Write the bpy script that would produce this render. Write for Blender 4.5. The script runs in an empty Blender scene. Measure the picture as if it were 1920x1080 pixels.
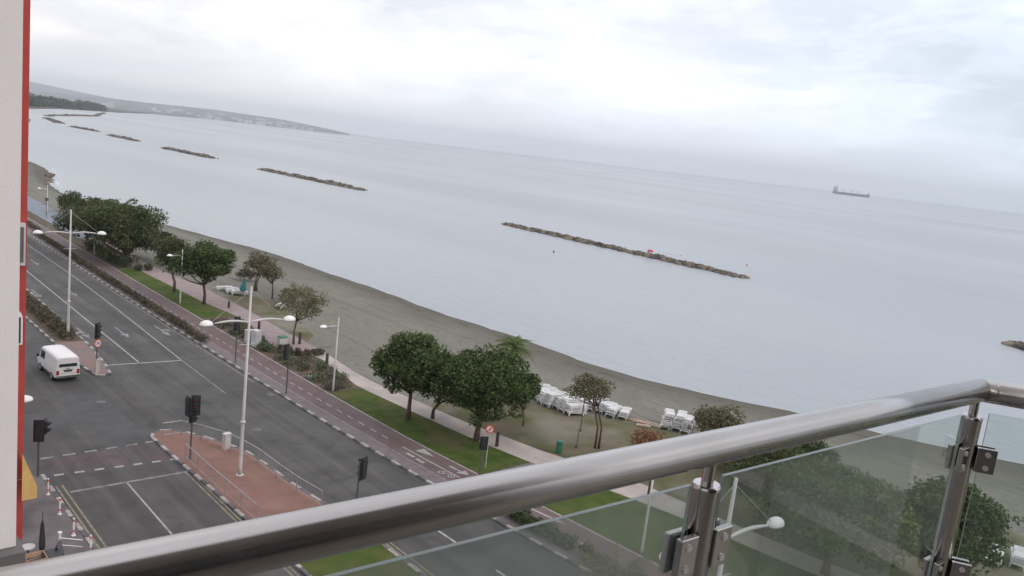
import bpy, math, random
import numpy as np
from mathutils import Vector, Matrix
R = math.radians
scene = bpy.context.scene
COL = scene.collection

# ------------------------------------------------------------------ camera
cam_d = bpy.data.cameras.new("camera"); cam = bpy.data.objects.new("camera", cam_d); COL.objects.link(cam)
cam_d.sensor_width = 36; cam_d.lens = 1500/1920*36; cam_d.clip_start = 0.05; cam_d.clip_end = 90000
EYE = 21.0
_r = Vector((0.73381475, -0.66939055, 0.11589742)); _u = Vector((0.02853482, 0.20082066, 0.97921235)); _f = Vector((0.67875009, 0.71525335, -0.1664661))
m = Matrix((_r, _u, -_f)).transposed().to_4x4(); m.translation = (0, 0, EYE)
cam.matrix_world = m
scene.camera = cam

# ------------------------------------------------------------------ sky, sun, exposure
SUN_AZ, SUN_EL = 145.0, 40.0            # azimuth from +Y towards +X
w = bpy.data.worlds.new("World"); scene.world = w; w.use_nodes = True
nt = w.node_tree; nt.nodes.clear(); L = nt.links
def N(t, **k):
    n = nt.nodes.new(t)
    for a, v in k.items(): setattr(n, a, v)
    return n
def math_(op, a, b=None, clamp=False):
    n = N('ShaderNodeMath', operation=op, use_clamp=clamp)
    for i, x in enumerate((a, b)):
        if x is None: continue
        if isinstance(x, (int, float)): n.inputs[i].default_value = x
        else: L.new(x, n.inputs[i])
    return n.outputs[0]
out = N('ShaderNodeOutputWorld'); bg = N('ShaderNodeBackground'); L.new(bg.outputs[0], out.inputs[0])
sky = N('ShaderNodeTexSky', sky_type='NISHITA', sun_disc=False, sun_elevation=R(SUN_EL), sun_rotation=R(SUN_AZ))
sky.dust_density = 2.0
tc = N('ShaderNodeTexCoord'); sep = N('ShaderNodeSeparateXYZ'); L.new(tc.outputs['Generated'], sep.inputs[0])
zc = math_('MAXIMUM', sep.outputs[2], 0.0)
den = math_('ADD', zc, 0.20)
px_ = math_('DIVIDE', sep.outputs[0], den); py_ = math_('DIVIDE', sep.outputs[1], den)
cmb = N('ShaderNodeCombineXYZ'); L.new(px_, cmb.inputs[0]); L.new(py_, cmb.inputs[1])
n1 = N('ShaderNodeTexNoise'); n1.inputs['Scale'].default_value = 0.75; n1.inputs['Detail'].default_value = 6; n1.inputs['Roughness'].default_value = .48; n1.inputs['Distortion'].default_value = .5
L.new(cmb.outputs[0], n1.inputs['Vector'])
n2 = N('ShaderNodeTexNoise'); n2.inputs['Scale'].default_value = 3.0; n2.inputs['Detail'].default_value = 10; n2.inputs['Roughness'].default_value = .6; n2.inputs['Distortion'].default_value = .35
mp = N('ShaderNodeMapping'); mp.inputs['Location'].default_value = (5.2, 1.7, 3.1); mp.inputs['Rotation'].default_value = (0, 0, R(40)); mp.inputs['Scale'].default_value = (1, .75, 1)
L.new(cmb.outputs[0], mp.inputs[0]); L.new(mp.outputs[0], n2.inputs['Vector'])
# overcast luminance: brighter towards the zenith and round the veiled sun
sd = Vector((math.sin(R(SUN_AZ))*math.cos(R(SUN_EL)), math.cos(R(SUN_AZ))*math.cos(R(SUN_EL)), math.sin(R(SUN_EL))))
dot = N('ShaderNodeVectorMath', operation='DOT_PRODUCT'); L.new(tc.outputs['Generated'], dot.inputs[0]); dot.inputs[1].default_value = (math.sin(R(50))*math.cos(R(38)), math.cos(R(50))*math.cos(R(38)), math.sin(R(38)))   # brightest part of the cloud deck
glow = math_('POWER', math_('MAXIMUM', dot.outputs['Value'], 0.0), 7.0)
lum = math_('ADD', 13.0, math_('MULTIPLY', zc, 2.6))
lum = math_('ADD', lum, math_('MULTIPLY', glow, 2.8))
cl = N('ShaderNodeMapRange'); cl.inputs[1].default_value = .40; cl.inputs[2].default_value = .60; cl.inputs[3].default_value = .80; cl.inputs[4].default_value = 1.12
L.new(n1.outputs[0], cl.inputs[0])
cl2 = N('ShaderNodeMapRange'); cl2.inputs[1].default_value = .46; cl2.inputs[2].default_value = .57; cl2.inputs[3].default_value = .935; cl2.inputs[4].default_value = 1.06
L.new(n2.outputs[0], cl2.inputs[0])
cf = N('ShaderNodeMapRange'); cf.inputs[1].default_value = .01; cf.inputs[2].default_value = .12; cf.inputs[3].default_value = .2; L.new(zc, cf.inputs[0])
both = math_('MULTIPLY', cl.outputs[0], cl2.outputs[0])
lum = math_('MULTIPLY', lum, math_('ADD', 1.0, math_('MULTIPLY', math_('SUBTRACT', both, 1.0), cf.outputs[0])))
tint = N('ShaderNodeMix', data_type='RGBA'); L.new(n2.outputs[0], tint.inputs['Factor'])
tint.inputs[6].default_value = (.905, .952, 1.07, 1); tint.inputs[7].default_value = (.985, .985, 1.02, 1)
warm = N('ShaderNodeMapRange'); warm.inputs[1].default_value = .25; warm.inputs[2].default_value = .75   # warmer cloud towards the land
L.new(n1.outputs[0], warm.inputs[0])
dl = N('ShaderNodeVectorMath', operation='DOT_PRODUCT'); L.new(tc.outputs['Generated'], dl.inputs[0]); dl.inputs[1].default_value = (math.sin(R(14)), math.cos(R(14)), .12)
wl = math_('MULTIPLY', math_('POWER', math_('MAXIMUM', dl.outputs['Value'], 0.0), 14.0), math_('MULTIPLY', warm.outputs[0], 1.3), clamp=True)
tw = N('ShaderNodeMix', data_type='RGBA'); L.new(wl, tw.inputs['Factor']); L.new(tint.outputs[2], tw.inputs[6]); tw.inputs[7].default_value = (1.0, .955, .94, 1)
dr = N('ShaderNodeVectorMath', operation='DOT_PRODUCT'); L.new(tc.outputs['Generated'], dr.inputs[0]); dr.inputs[1].default_value = (math.sin(R(88)), math.cos(R(88)), .03)
br = math_('MULTIPLY', math_('POWER', math_('MAXIMUM', dr.outputs['Value'], 0.0), 7.0), .9, clamp=True)
tr_ = N('ShaderNodeMix', data_type='RGBA'); L.new(br, tr_.inputs['Factor']); L.new(tw.outputs[2], tr_.inputs[6]); tr_.inputs[7].default_value = (.70, .80, .94, 1)
vs = N('ShaderNodeVectorMath', operation='SCALE'); L.new(tr_.outputs[2], vs.inputs[0]); L.new(lum, vs.inputs['Scale'])
mixs = N('ShaderNodeMix', data_type='RGBA'); mixs.inputs['Factor'].default_value = .88
L.new(sky.outputs[0], mixs.inputs[6]); L.new(vs.outputs[0], mixs.inputs[7])
L.new(mixs.outputs[2], bg.inputs[0]); bg.inputs[1].default_value = 0.10

sun_d = bpy.data.lights.new("sun", 'SUN'); sun_d.energy = 1.0; sun_d.angle = R(20); sun_d.color = (1, .93, .84)
sun = bpy.data.objects.new("sun", sun_d); COL.objects.link(sun)
sun.rotation_euler = (-sd).to_track_quat('-Z', 'Y').to_euler()
scene.view_settings.view_transform = 'Standard'; scene.view_settings.look = 'None'
scene.view_settings.exposure = 0.0; scene.view_settings.gamma = 1
scene.view_settings.use_curve_mapping = False

# ------------------------------------------------------------------ materials
def mat(name, c1, c2=None, rough=.8, scale=3.0, detail=5, metal=0.0, bump=0.0, bscale=None, island=0.0, spec=None, lo=.38, hi=.62, c3=None, scale3=.2, transl=0.0):
    ma = bpy.data.materials.new(name); ma.use_nodes = True
    t = ma.node_tree; b = t.nodes['Principled BSDF']; b.inputs['Roughness'].default_value = rough; b.inputs['Metallic'].default_value = metal
    if spec is not None: b.inputs['Specular IOR Level'].default_value = spec
    tcn = t.nodes.new('ShaderNodeTexCoord')
    def noise(sc, de=detail):
        n = t.nodes.new('ShaderNodeTexNoise'); n.inputs['Scale'].default_value = sc; n.inputs['Detail'].default_value = de
        t.links.new(tcn.outputs['Object'], n.inputs['Vector']); return n
    def ramp(src, a, bb, lo_, hi_):
        mr = t.nodes.new('ShaderNodeMapRange'); mr.inputs[1].default_value = lo_; mr.inputs[2].default_value = hi_
        t.links.new(src, mr.inputs[0])
        mx = t.nodes.new('ShaderNodeMix'); mx.data_type = 'RGBA'
        for s_, v in ((6, a), (7, bb)):
            if isinstance(v, tuple): mx.inputs[s_].default_value = (*v, 1)
            else: t.links.new(v, mx.inputs[s_])
        t.links.new(mr.outputs[0], mx.inputs['Factor']); return mx.outputs[2]
    col = None
    if c2 is None: c2 = tuple(x*.82 for x in c1)
    col = ramp(noise(scale).outputs[0], c1, c2, lo, hi)
    if c3 is not None:
        col = ramp(noise(scale3, 4).outputs[0], col, c3, .5, .68)
    if island:
        g = t.nodes.new('ShaderNodeNewGeometry'); mr = t.nodes.new('ShaderNodeMapRange'); mr.inputs[3].default_value = 1-island; mr.inputs[4].default_value = 1+island
        t.links.new(g.outputs['Random Per Island'], mr.inputs[0])
        v = t.nodes.new('ShaderNodeVectorMath'); v.operation = 'SCALE'; t.links.new(col, v.inputs[0]); t.links.new(mr.outputs[0], v.inputs['Scale']); col = v.outputs[0]
    t.links.new(col, b.inputs['Base Color'])
    if bump:
        nb = noise(bscale or scale*4); bp = t.nodes.new('ShaderNodeBump'); bp.inputs['Strength'].default_value = bump; bp.inputs['Distance'].default_value = .05
        t.links.new(nb.outputs[0], bp.inputs['Height']); t.links.new(bp.outputs[0], b.inputs['Normal'])
    if transl:
        o = t.nodes['Material Output']; tr = t.nodes.new('ShaderNodeBsdfTranslucent'); t.links.new(col, tr.inputs[0])
        ms = t.nodes.new('ShaderNodeMixShader'); ms.inputs[0].default_value = transl
        t.links.new(b.outputs[0], ms.inputs[1]); t.links.new(tr.outputs[0], ms.inputs[2]); t.links.new(ms.outputs[0], o.inputs[0])
    return ma

M = {}
M['asphalt'] = mat('asphalt', (0.06653,0.06203,0.05868), (0.08435,0.07942,0.07418), rough=.85, scale=.35, detail=10, bump=.3, bscale=25, c3=(0.05108,0.04753,0.0454), scale3=.13)
M['patch'] = mat('asphalt_patch', (0.0576,0.05616,0.0576), (0.07488,0.072,0.072), rough=.85, scale=.8)
M['redroad'] = mat('red_asphalt', (0.09918,0.06998,0.07096), (0.0855,0.07258,0.0716), rough=.85, scale=.7, detail=8)
M['paving'] = mat('grey_paving', (0.1178,0.1054,0.1042), (0.155,0.1395,0.1364), rough=.85, scale=1.2, detail=8, c3=(0.093,0.0868,0.0899), scale3=.4)
M['brick'] = mat('red_brick_paving', (0.215,0.106,0.08078), (0.1773,0.09605,0.0748), rough=.85, scale=1.2, detail=10, bump=.3, bscale=8, c3=(0.2263,0.1259,0.09874), scale3=.5)
M['pinkpaving'] = mat('pink_grey_paving', (0.1725,0.1312,0.1162), (0.21,0.1237,0.105), rough=.85, scale=.9, detail=9, c3=(0.15,0.1275,0.12), scale3=.5)
M['bluepath'] = mat('blue_grey_path', (0.17,0.1913,0.221), (0.1403,0.1573,0.1827), rough=.7, scale=.6)
M['railreflect'] = mat('rail_reflection_brown', (.15,.122,.105), (.13,.108,.092), rough=.85, scale=.8)
M['track'] = mat('cycle_track', (0.1066,0.06724,0.0656), (0.1312,0.08856,0.08528), rough=.8, scale=.8, detail=9)
M['trackedge'] = mat('pink_paving', (0.168,0.132,0.128), (0.128,0.104,0.104), rough=.85, scale=1.5, detail=8)
M['path'] = mat('promenade_paving', (0.423,0.36,0.3195), (0.342,0.2925,0.2655), rough=.8, scale=.7, detail=9, c3=(0.297,0.252,0.234), scale3=.25)
M['pathpink'] = mat('pink_promenade_paving', (0.2952,0.2173,0.2091), (0.2378,0.1845,0.1804), rough=.8, scale=.7, detail=9)
M['white'] = mat('white_line', (.34,.33,.32), (.19,.185,.18), rough=.7, scale=2.5, detail=8, lo=.45, hi=.75)
M['faint'] = mat('worn_line', (0.248,0.24,0.236), (0.12,0.116,0.1136), rough=.75, scale=3, detail=8, lo=.42, hi=.62)
M['yellow'] = mat('yellow_line', (0.256,0.216,0.136), (0.136,0.124,0.108), rough=.75, scale=2.5, detail=8, lo=.42, hi=.65)
M['kerbw'] = mat('kerb_white', (.40,.37,.35), (.26,.24,.23), rough=.8, scale=2)
M['kerbk'] = mat('kerb_black', (.07,.068,.07), (.13,.122,.12), rough=.8, scale=2)
M['lawn'] = mat('lawn', (.040,.074,.013), (.082,.100,.026), rough=.95, scale=.9, detail=12, bump=1, bscale=14, c3=(.105,.098,.042), scale3=.32, spec=.1, lo=.36, hi=.64)
M['dry'] = mat('dry_grass', (0.1599,0.1287,0.0897), (0.0936,0.0975,0.04524), rough=.95, scale=.35, detail=9, bump=1, bscale=9, c3=(0.2028,0.1833,0.1443), scale3=.16, spec=.1)
M['soil'] = mat('soil', (0.136,0.104,0.076), (0.088,0.072,0.052), rough=.95, scale=1.5, detail=8, spec=.1)
M['leaf_pine'] = mat('pine_leaf', (.052,.084,.025), (.088,.114,.038), rough=.7, scale=.9, island=.5, transl=.22, spec=.2)
M['leaf_dark'] = mat('dark_leaf', (.056,.078,.027), (.098,.104,.042), rough=.7, scale=.55, island=.5, transl=.22, spec=.2)
M['leaf_olive'] = mat('olive_leaf', (.115,.120,.062), (.155,.125,.075), rough=.7, scale=.8, island=.45, transl=.3, spec=.2)
M['leaf_tan'] = mat('tan_leaf', (.19,.16,.085), (.15,.15,.085), rough=.7, scale=.8, island=.4, transl=.3, spec=.2)
M['leaf_red'] = mat('red_leaf', (.27,.115,.055), (.21,.12,.065), rough=.7, scale=1, island=.4, transl=.3, spec=.2)
M['leaf_bright'] = mat('bright_leaf', (.075,.12,.032), (.12,.14,.045), rough=.7, scale=.8, island=.5, transl=.3, spec=.2)
M['hedge'] = mat('hedge_leaf', (.080,.076,.045), (.120,.088,.064), rough=.8, scale=.5, island=.5, transl=.15, spec=.2)
M['hedge_green'] = mat('green_hedge_leaf', (.040,.062,.022), (.075,.088,.034), rough=.8, scale=.6, island=.5, transl=.2, spec=.2)
M['shrub'] = mat('bed_shrub_leaf', (.085,.115,.060), (.155,.12,.088), rough=.8, scale=.45, island=.5, transl=.2, spec=.2)
M['bark'] = mat('bark', (.115,.085,.068), (.17,.135,.11), rough=.95, scale=4, spec=.1)
M['barkred'] = mat('red_bark', (.14,.085,.068), (.095,.065,.055), rough=.95, scale=4, spec=.1)
M['lampwhite'] = mat('lamp_white_paint', (.54,.52,.50), (.47,.45,.435), rough=.45, scale=1.5)
M['lamphead'] = mat('lamp_dome_white', (.78,.77,.74), (.74,.72,.69), rough=.35, scale=2)
M['steelgrey'] = mat('galvanised_steel', (.38,.375,.37), (.29,.285,.28), rough=.5, scale=3, metal=.5)
M['black'] = mat('black_housing', (.018,.019,.022), (.03,.03,.033), rough=.5, scale=4)
M['darkpole'] = mat('dark_pole', (.075,.07,.075), (.11,.10,.10), rough=.6, scale=3)
M['cabinet'] = mat('cabinet_cream', (.50,.46,.40), (.42,.385,.335), rough=.6, scale=2)
M['cabwhite'] = mat('cabinet_pale_grey', (.52,.51,.49), (.44,.43,.42), rough=.6, scale=2)
M['vanwhite'] = mat('van_paint', (.70,.67,.655), (.66,.63,.615), rough=.28, scale=1)
M['carglass'] = mat('car_glass', (.02,.03,.032), (.03,.04,.04), rough=.08, scale=1)
M['tyre'] = mat('tyre', (.02,.02,.02), (.03,.03,.03), rough=.9)
M['redlens'] = mat('red_lens', (.30,.03,.02), (.25,.03,.02), rough=.3)
M['greenlens'] = mat('green_lens', (.012,.05,.03), (.012,.04,.025), rough=.3)
M['amberlens'] = mat('amber_lens', (.16,.07,.02), (.14,.06,.02), rough=.3)
M['signred'] = mat('sign_red', (.60,.09,.07), (.55,.085,.065), rough=.5)
M['signwhite'] = mat('sign_white', (.74,.70,.68), (.70,.66,.64), rough=.5)
M['signblack'] = mat('sign_black', (.03,.03,.03), (.04,.04,.04), rough=.5)
M['binGreen'] = mat('bin_green', (.02,.15,.085), (.025,.12,.07), rough=.5)
M['teal'] = mat('teal_canvas', (.03,.16,.18), (.04,.20,.21), rough=.8)
M['plastic'] = mat('white_plastic', (0.704,0.6864,0.6688), (0.616,0.5984,0.5808), rough=.4, scale=1.5, island=.10)
M['woodplank'] = mat('wood_plank', (.42,.27,.17), (.32,.20,.13), rough=.8, scale=2)
M['boardpale'] = mat('pale_board', (.50,.43,.34), (.42,.36,.29), rough=.8, scale=2)
M['bollard'] = mat('bollard_brown', (.045,.032,.030), (.07,.05,.045), rough=.7)
M['redwall'] = mat('red_render', (0.3956,0.049,0.036), (0.3496,0.042,0.0324), rough=.8, scale=1.2, bump=.2, bscale=30)
M['whitewall'] = mat('pale_render', (.83,.775,.745), (.78,.725,.695), rough=.85, scale=.9, detail=8, c3=(.70,.655,.63), scale3=.6, bump=.08, bscale=90)
M['darkwin'] = mat('dark_window', (.03,.035,.035), (.04,.045,.045), rough=.15)
M['awning'] = mat('yellow_canvas', (.60,.37,.13), (.52,.32,.11), rough=.8, scale=2)
M['rock'] = mat('rock', (.088,.077,.066), (.16,.128,.096), rough=.9, scale=.35, island=.5, bump=.6, bscale=2, spec=.2)
M['hullgrey'] = mat('ship_hull', (.020,.022,.034), (.028,.028,.040), rough=.6, scale=.05)
M['shipwhite'] = mat('ship_superstructure', (0.294,0.294,0.294), (0.266,0.266,0.266), rough=.6, scale=.05)
M['house'] = mat('pale_house', (0.4896,0.4752,0.4536), (0.4176,0.4032,0.3888), rough=.8, scale=.02)
M['houseorange'] = mat('orange_house', (.60,.46,.36), (.54,.42,.33), rough=.8, scale=.02)
M['roofred'] = mat('tile_roof', (.35,.22,.17), (.30,.18,.14), rough=.8, scale=.02)
M['hill'] = mat('hill_ground', (.055,.07,.06), (.12,.115,.10), rough=.95, scale=.0035, detail=9, spec=0, c3=(.25,.23,.20), scale3=.009)
M['farwood'] = mat('far_wood_leaf', (.030,.046,.026), (.055,.066,.036), rough=.9, scale=.02, spec=0, island=.35)
M['foam'] = mat('foam', (.60,.61,.61), (.42,.44,.45), rough=.7, scale=.8)
M['tiles'] = mat('balcony_tiles', (.22,.195,.165), (.19,.165,.14), rough=.5, scale=3)
M['birdwhite'] = mat('gull_white', (.75,.75,.75), (.7,.7,.7), rough=.7)
M['redbuoy'] = mat('red_plastic', (.62,.07,.08), (.56,.06,.07), rough=.4)

def steel(name, base, rough):
    ma = mat(name, base, tuple(x*.9 for x in base), rough=rough, metal=1.0, scale=6, detail=4)
    t = ma.node_tree; b = t.nodes['Principled BSDF']
    tcn = t.nodes.new('ShaderNodeTexCoord'); mpn = t.nodes.new('ShaderNodeMapping'); mpn.inputs['Scale'].default_value = (2, 260, 260)
    n = t.nodes.new('ShaderNodeTexNoise'); n.inputs['Scale'].default_value = 1; n.inputs['Detail'].default_value = 4
    t.links.new(tcn.outputs['Object'], mpn.inputs[0]); t.links.new(mpn.outputs[0], n.inputs['Vector'])
    # finger marks and salt specks change the gloss
    n2_ = t.nodes.new('ShaderNodeTexNoise'); n2_.inputs['Scale'].default_value = 14; n2_.inputs['Detail'].default_value = 6; t.links.new(tcn.outputs['Object'], n2_.inputs['Vector'])
    ad = t.nodes.new('ShaderNodeMath'); ad.operation = 'MULTIPLY_ADD'; ad.inputs[1].default_value = .16; ad.inputs[2].default_value = rough-.10
    t.links.new(n.outputs[0], ad.inputs[0])
    ad2 = t.nodes.new('ShaderNodeMath'); ad2.operation = 'MULTIPLY_ADD'; ad2.inputs[1].default_value = .10
    t.links.new(n2_.outputs[0], ad2.inputs[0]); t.links.new(ad.outputs[0], ad2.inputs[2]); t.links.new(ad2.outputs[0], b.inputs['Roughness'])
    return ma
M['rail'] = steel('brushed_steel', (.44,.415,.395), .215)
M['post'] = steel('post_steel', (.48,.455,.435), .19)

M['screwsteel'] = mat('screw_steel', (.72,.69,.66), (.66,.63,.60), rough=.38, scale=30, metal=.6)
def glass_mat():
    ma = bpy.data.materials.new('balustrade_glass'); ma.use_nodes = True; t = ma.node_tree; t.nodes.clear()
    o = t.nodes.new('ShaderNodeOutputMaterial'); tr = t.nodes.new('ShaderNodeBsdfTransparent'); tr.inputs[0].default_value = (.84, .905, .88, 1)
    gl = t.nodes.new('ShaderNodeBsdfGlossy'); gl.inputs['Roughness'].default_value = .02; gl.inputs[0].default_value = (1, 1, 1, 1)
    fr = t.nodes.new('ShaderNodeFresnel'); fr.inputs[0].default_value = 1.5
    m1 = t.nodes.new('ShaderNodeMixShader'); t.links.new(fr.outputs[0], m1.inputs[0]); t.links.new(tr.outputs[0], m1.inputs[1]); t.links.new(gl.outputs[0], m1.inputs[2])
    t.links.new(m1.outputs[0], o.inputs[0])
    return ma
M['glass'] = glass_mat()
def veil_mat(amount, name):
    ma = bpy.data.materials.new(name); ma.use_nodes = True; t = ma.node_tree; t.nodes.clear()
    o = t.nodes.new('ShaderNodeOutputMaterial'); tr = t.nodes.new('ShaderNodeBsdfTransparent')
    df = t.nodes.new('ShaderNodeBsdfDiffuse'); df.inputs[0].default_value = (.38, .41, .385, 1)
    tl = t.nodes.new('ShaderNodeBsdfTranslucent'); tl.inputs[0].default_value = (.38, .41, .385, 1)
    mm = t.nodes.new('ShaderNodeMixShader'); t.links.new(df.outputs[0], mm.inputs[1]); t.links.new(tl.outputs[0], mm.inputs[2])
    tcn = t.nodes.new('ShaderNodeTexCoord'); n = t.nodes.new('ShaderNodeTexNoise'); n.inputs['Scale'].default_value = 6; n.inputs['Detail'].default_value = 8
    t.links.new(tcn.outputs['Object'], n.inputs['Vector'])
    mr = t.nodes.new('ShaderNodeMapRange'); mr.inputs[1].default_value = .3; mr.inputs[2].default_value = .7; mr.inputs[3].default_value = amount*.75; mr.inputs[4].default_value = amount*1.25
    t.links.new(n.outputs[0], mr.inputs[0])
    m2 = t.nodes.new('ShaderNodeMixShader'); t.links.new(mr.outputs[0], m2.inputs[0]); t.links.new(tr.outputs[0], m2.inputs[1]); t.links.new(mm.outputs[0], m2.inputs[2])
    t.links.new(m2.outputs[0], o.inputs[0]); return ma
M['veil'] = veil_mat(.38, 'reflection_veil'); M['veil_thin'] = veil_mat(.09, 'thin_reflection_veil')  # veil reflected in the glass, painted as a pale diffuse coat
M['glassedge'] = mat('glass_edge', (.33,.40,.385), (.27,.34,.32), rough=.3, scale=5)

def sand_mat():
    ma = bpy.data.materials.new('beach_sand'); ma.use_nodes = True; t = ma.node_tree; b = t.nodes['Principled BSDF']; k = t.links
    tcn = t.nodes.new('ShaderNodeTexCoord')
    def noise(sc, de=8, dist=0, vec=None):
        n = t.nodes.new('ShaderNodeTexNoise'); n.inputs['Scale'].default_value = sc; n.inputs['Detail'].default_value = de; n.inputs['Distortion'].default_value = dist
        k.new(vec or tcn.outputs['Object'], n.inputs['Vector']); return n.outputs[0]
    def mr(src, a, bb, c=0, d=1):
        n = t.nodes.new('ShaderNodeMapRange'); n.inputs[1].default_value = a; n.inputs[2].default_value = bb; n.inputs[3].default_value = c; n.inputs[4].default_value = d; k.new(src, n.inputs[0]); return n.outputs[0]
    def mix(f, a, bb):
        n = t.nodes.new('ShaderNodeMix'); n.data_type = 'RGBA'; k.new(f, n.inputs['Factor'])
        for s_, v in ((6, a), (7, bb)):
            if isinstance(v, tuple): n.inputs[s_].default_value = (*v, 1)
            else: k.new(v, n.inputs[s_])
        return n.outputs[2]
    c = mix(mr(noise(.12), .35, .65), (.200, .189, .152), (.172, .163, .134))
    c = mix(mr(noise(2.0), .45, .7), c, (.145, .14, .115))
    # tyre and rake tracks running along the beach
    mpn = t.nodes.new('ShaderNodeMapping'); mpn.inputs['Scale'].default_value = (1.0, .05, 1); k.new(tcn.outputs['Object'], mpn.inputs[0])
    c = mix(mr(noise(.8, 6, .6, mpn.outputs[0]), .53, .62, 0, .5), c, (.12, .115, .094))
    at = t.nodes.new('ShaderNodeAttribute'); at.attribute_name = 'wet'
    ns = noise(.25, 5)
    ad = t.nodes.new('ShaderNodeMath'); ad.operation = 'MULTIPLY_ADD'; ad.inputs[1].default_value = .25; k.new(ns, ad.inputs[0]); k.new(at.outputs['Fac'], ad.inputs[2])
    c = mix(mr(ad.outputs[0], .72, 1.04, 0, .9), c, (.098, .088, .072))
    a2 = t.nodes.new('ShaderNodeMath'); a2.operation = 'MULTIPLY_ADD'; a2.inputs[1].default_value = .07; k.new(noise(.35, 6), a2.inputs[0]); k.new(at.outputs['Fac'], a2.inputs[2])
    d1 = t.nodes.new('ShaderNodeMath'); d1.operation = 'SUBTRACT'; k.new(a2.outputs[0], d1.inputs[0]); d1.inputs[1].default_value = .905
    d2_ = t.nodes.new('ShaderNodeMath'); d2_.operation = 'ABSOLUTE'; k.new(d1.outputs[0], d2_.inputs[0])
    wr = t.nodes.new('ShaderNodeMath'); wr.operation = 'MULTIPLY'; k.new(mr(d2_.outputs[0], .0, .022, .9, 0), wr.inputs[0]); k.new(mr(noise(.5, 6), .48, .56), wr.inputs[1])
    c = mix(wr.outputs[0], c, (.055, .048, .038))
    c = mix(mr(noise(.42, 9, 1.5), .56, .68, 0, .6), c, (.125, .118, .095))
    k.new(c, b.inputs['Base Color']); b.inputs['Roughness'].default_value = .95; b.inputs['Specular IOR Level'].default_value = .15
    bp = t.nodes.new('ShaderNodeBump'); bp.inputs['Strength'].default_value = .8; bp.inputs['Distance'].default_value = .15
    k.new(noise(1.2, 10), bp.inputs['Height']); k.new(bp.outputs[0], b.inputs['Normal'])
    return ma
M['sand'] = sand_mat()

def sea_mat():
    ma = bpy.data.materials.new('sea_water'); ma.use_nodes = True; t = ma.node_tree; b = t.nodes['Principled BSDF']; k = t.links
    tcn = t.nodes.new('ShaderNodeTexCoord')
    def noise(sc, de, scl=(1, 1, 1), rot=0, dist=0):
        mpn = t.nodes.new('ShaderNodeMapping'); mpn.inputs['Scale'].default_value = scl; mpn.inputs['Rotation'].default_value = (0, 0, rot); k.new(tcn.outputs['Object'], mpn.inputs[0])
        n = t.nodes.new('ShaderNodeTexNoise'); n.inputs['Scale'].default_value = sc; n.inputs['Detail'].default_value = de; n.inputs['Distortion'].default_value = dist
        k.new(mpn.outputs[0], n.inputs['Vector']); return n.outputs[0]
    def mr(src, a, bb, c=0, d=1):
        n = t.nodes.new('ShaderNodeMapRange'); n.inputs[1].default_value = a; n.inputs[2].default_value = bb; n.inputs[3].default_value = c; n.inputs[4].default_value = d; k.new(src, n.inputs[0]); return n.outputs[0]
    mx = t.nodes.new('ShaderNodeMix'); mx.data_type = 'RGBA'; mx.inputs[6].default_value = (.290, .306, .320, 1); mx.inputs[7].default_value = (.320, .334, .345, 1)
    k.new(mr(noise(.012, 6, (1, .35, 1), .1), .4, .62), mx.inputs['Factor']); k.new(mx.outputs[2], b.inputs['Base Color'])
    b.inputs['IOR'].default_value = 1.33; b.inputs['Specular IOR Level'].default_value = .33
    k.new(mr(noise(.006, 6, (1, .22, 1), -.15, .6), .35, .65, .30, .42), b.inputs['Roughness'])
    w1 = noise(.55, 5, (1, .35, 1), .25, .3); w2 = noise(2.2, 4, (1, .5, 1), -.2)
    ad = t.nodes.new('ShaderNodeMath'); ad.operation = 'MULTIPLY_ADD'; ad.inputs[1].default_value = .3; k.new(w2, ad.inputs[0]); k.new(w1, ad.inputs[2])
    bp = t.nodes.new('ShaderNodeBump'); bp.inputs['Distance'].default_value = .5
    ln = t.nodes.new('ShaderNodeVectorMath'); ln.operation = 'LENGTH'; k.new(tcn.outputs['Object'], ln.inputs[0])
    dv = t.nodes.new('ShaderNodeMath'); dv.operation = 'DIVIDE'; dv.inputs[1].default_value = 260; k.new(ln.outputs['Value'], dv.inputs[0])
    a1 = t.nodes.new('ShaderNodeMath'); a1.operation = 'ADD'; a1.inputs[1].default_value = 1; k.new(dv.outputs[0], a1.inputs[0])
    d2 = t.nodes.new('ShaderNodeMath'); d2.operation = 'DIVIDE'; d2.inputs[0].default_value = .85; k.new(a1.outputs[0], d2.inputs[1]); k.new(d2.outputs[0], bp.inputs['Strength'])
    k.new(ad.outputs[0], bp.inputs['Height']); k.new(bp.outputs[0], b.inputs['Normal'])
    return ma
M['sea'] = sea_mat()

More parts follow.
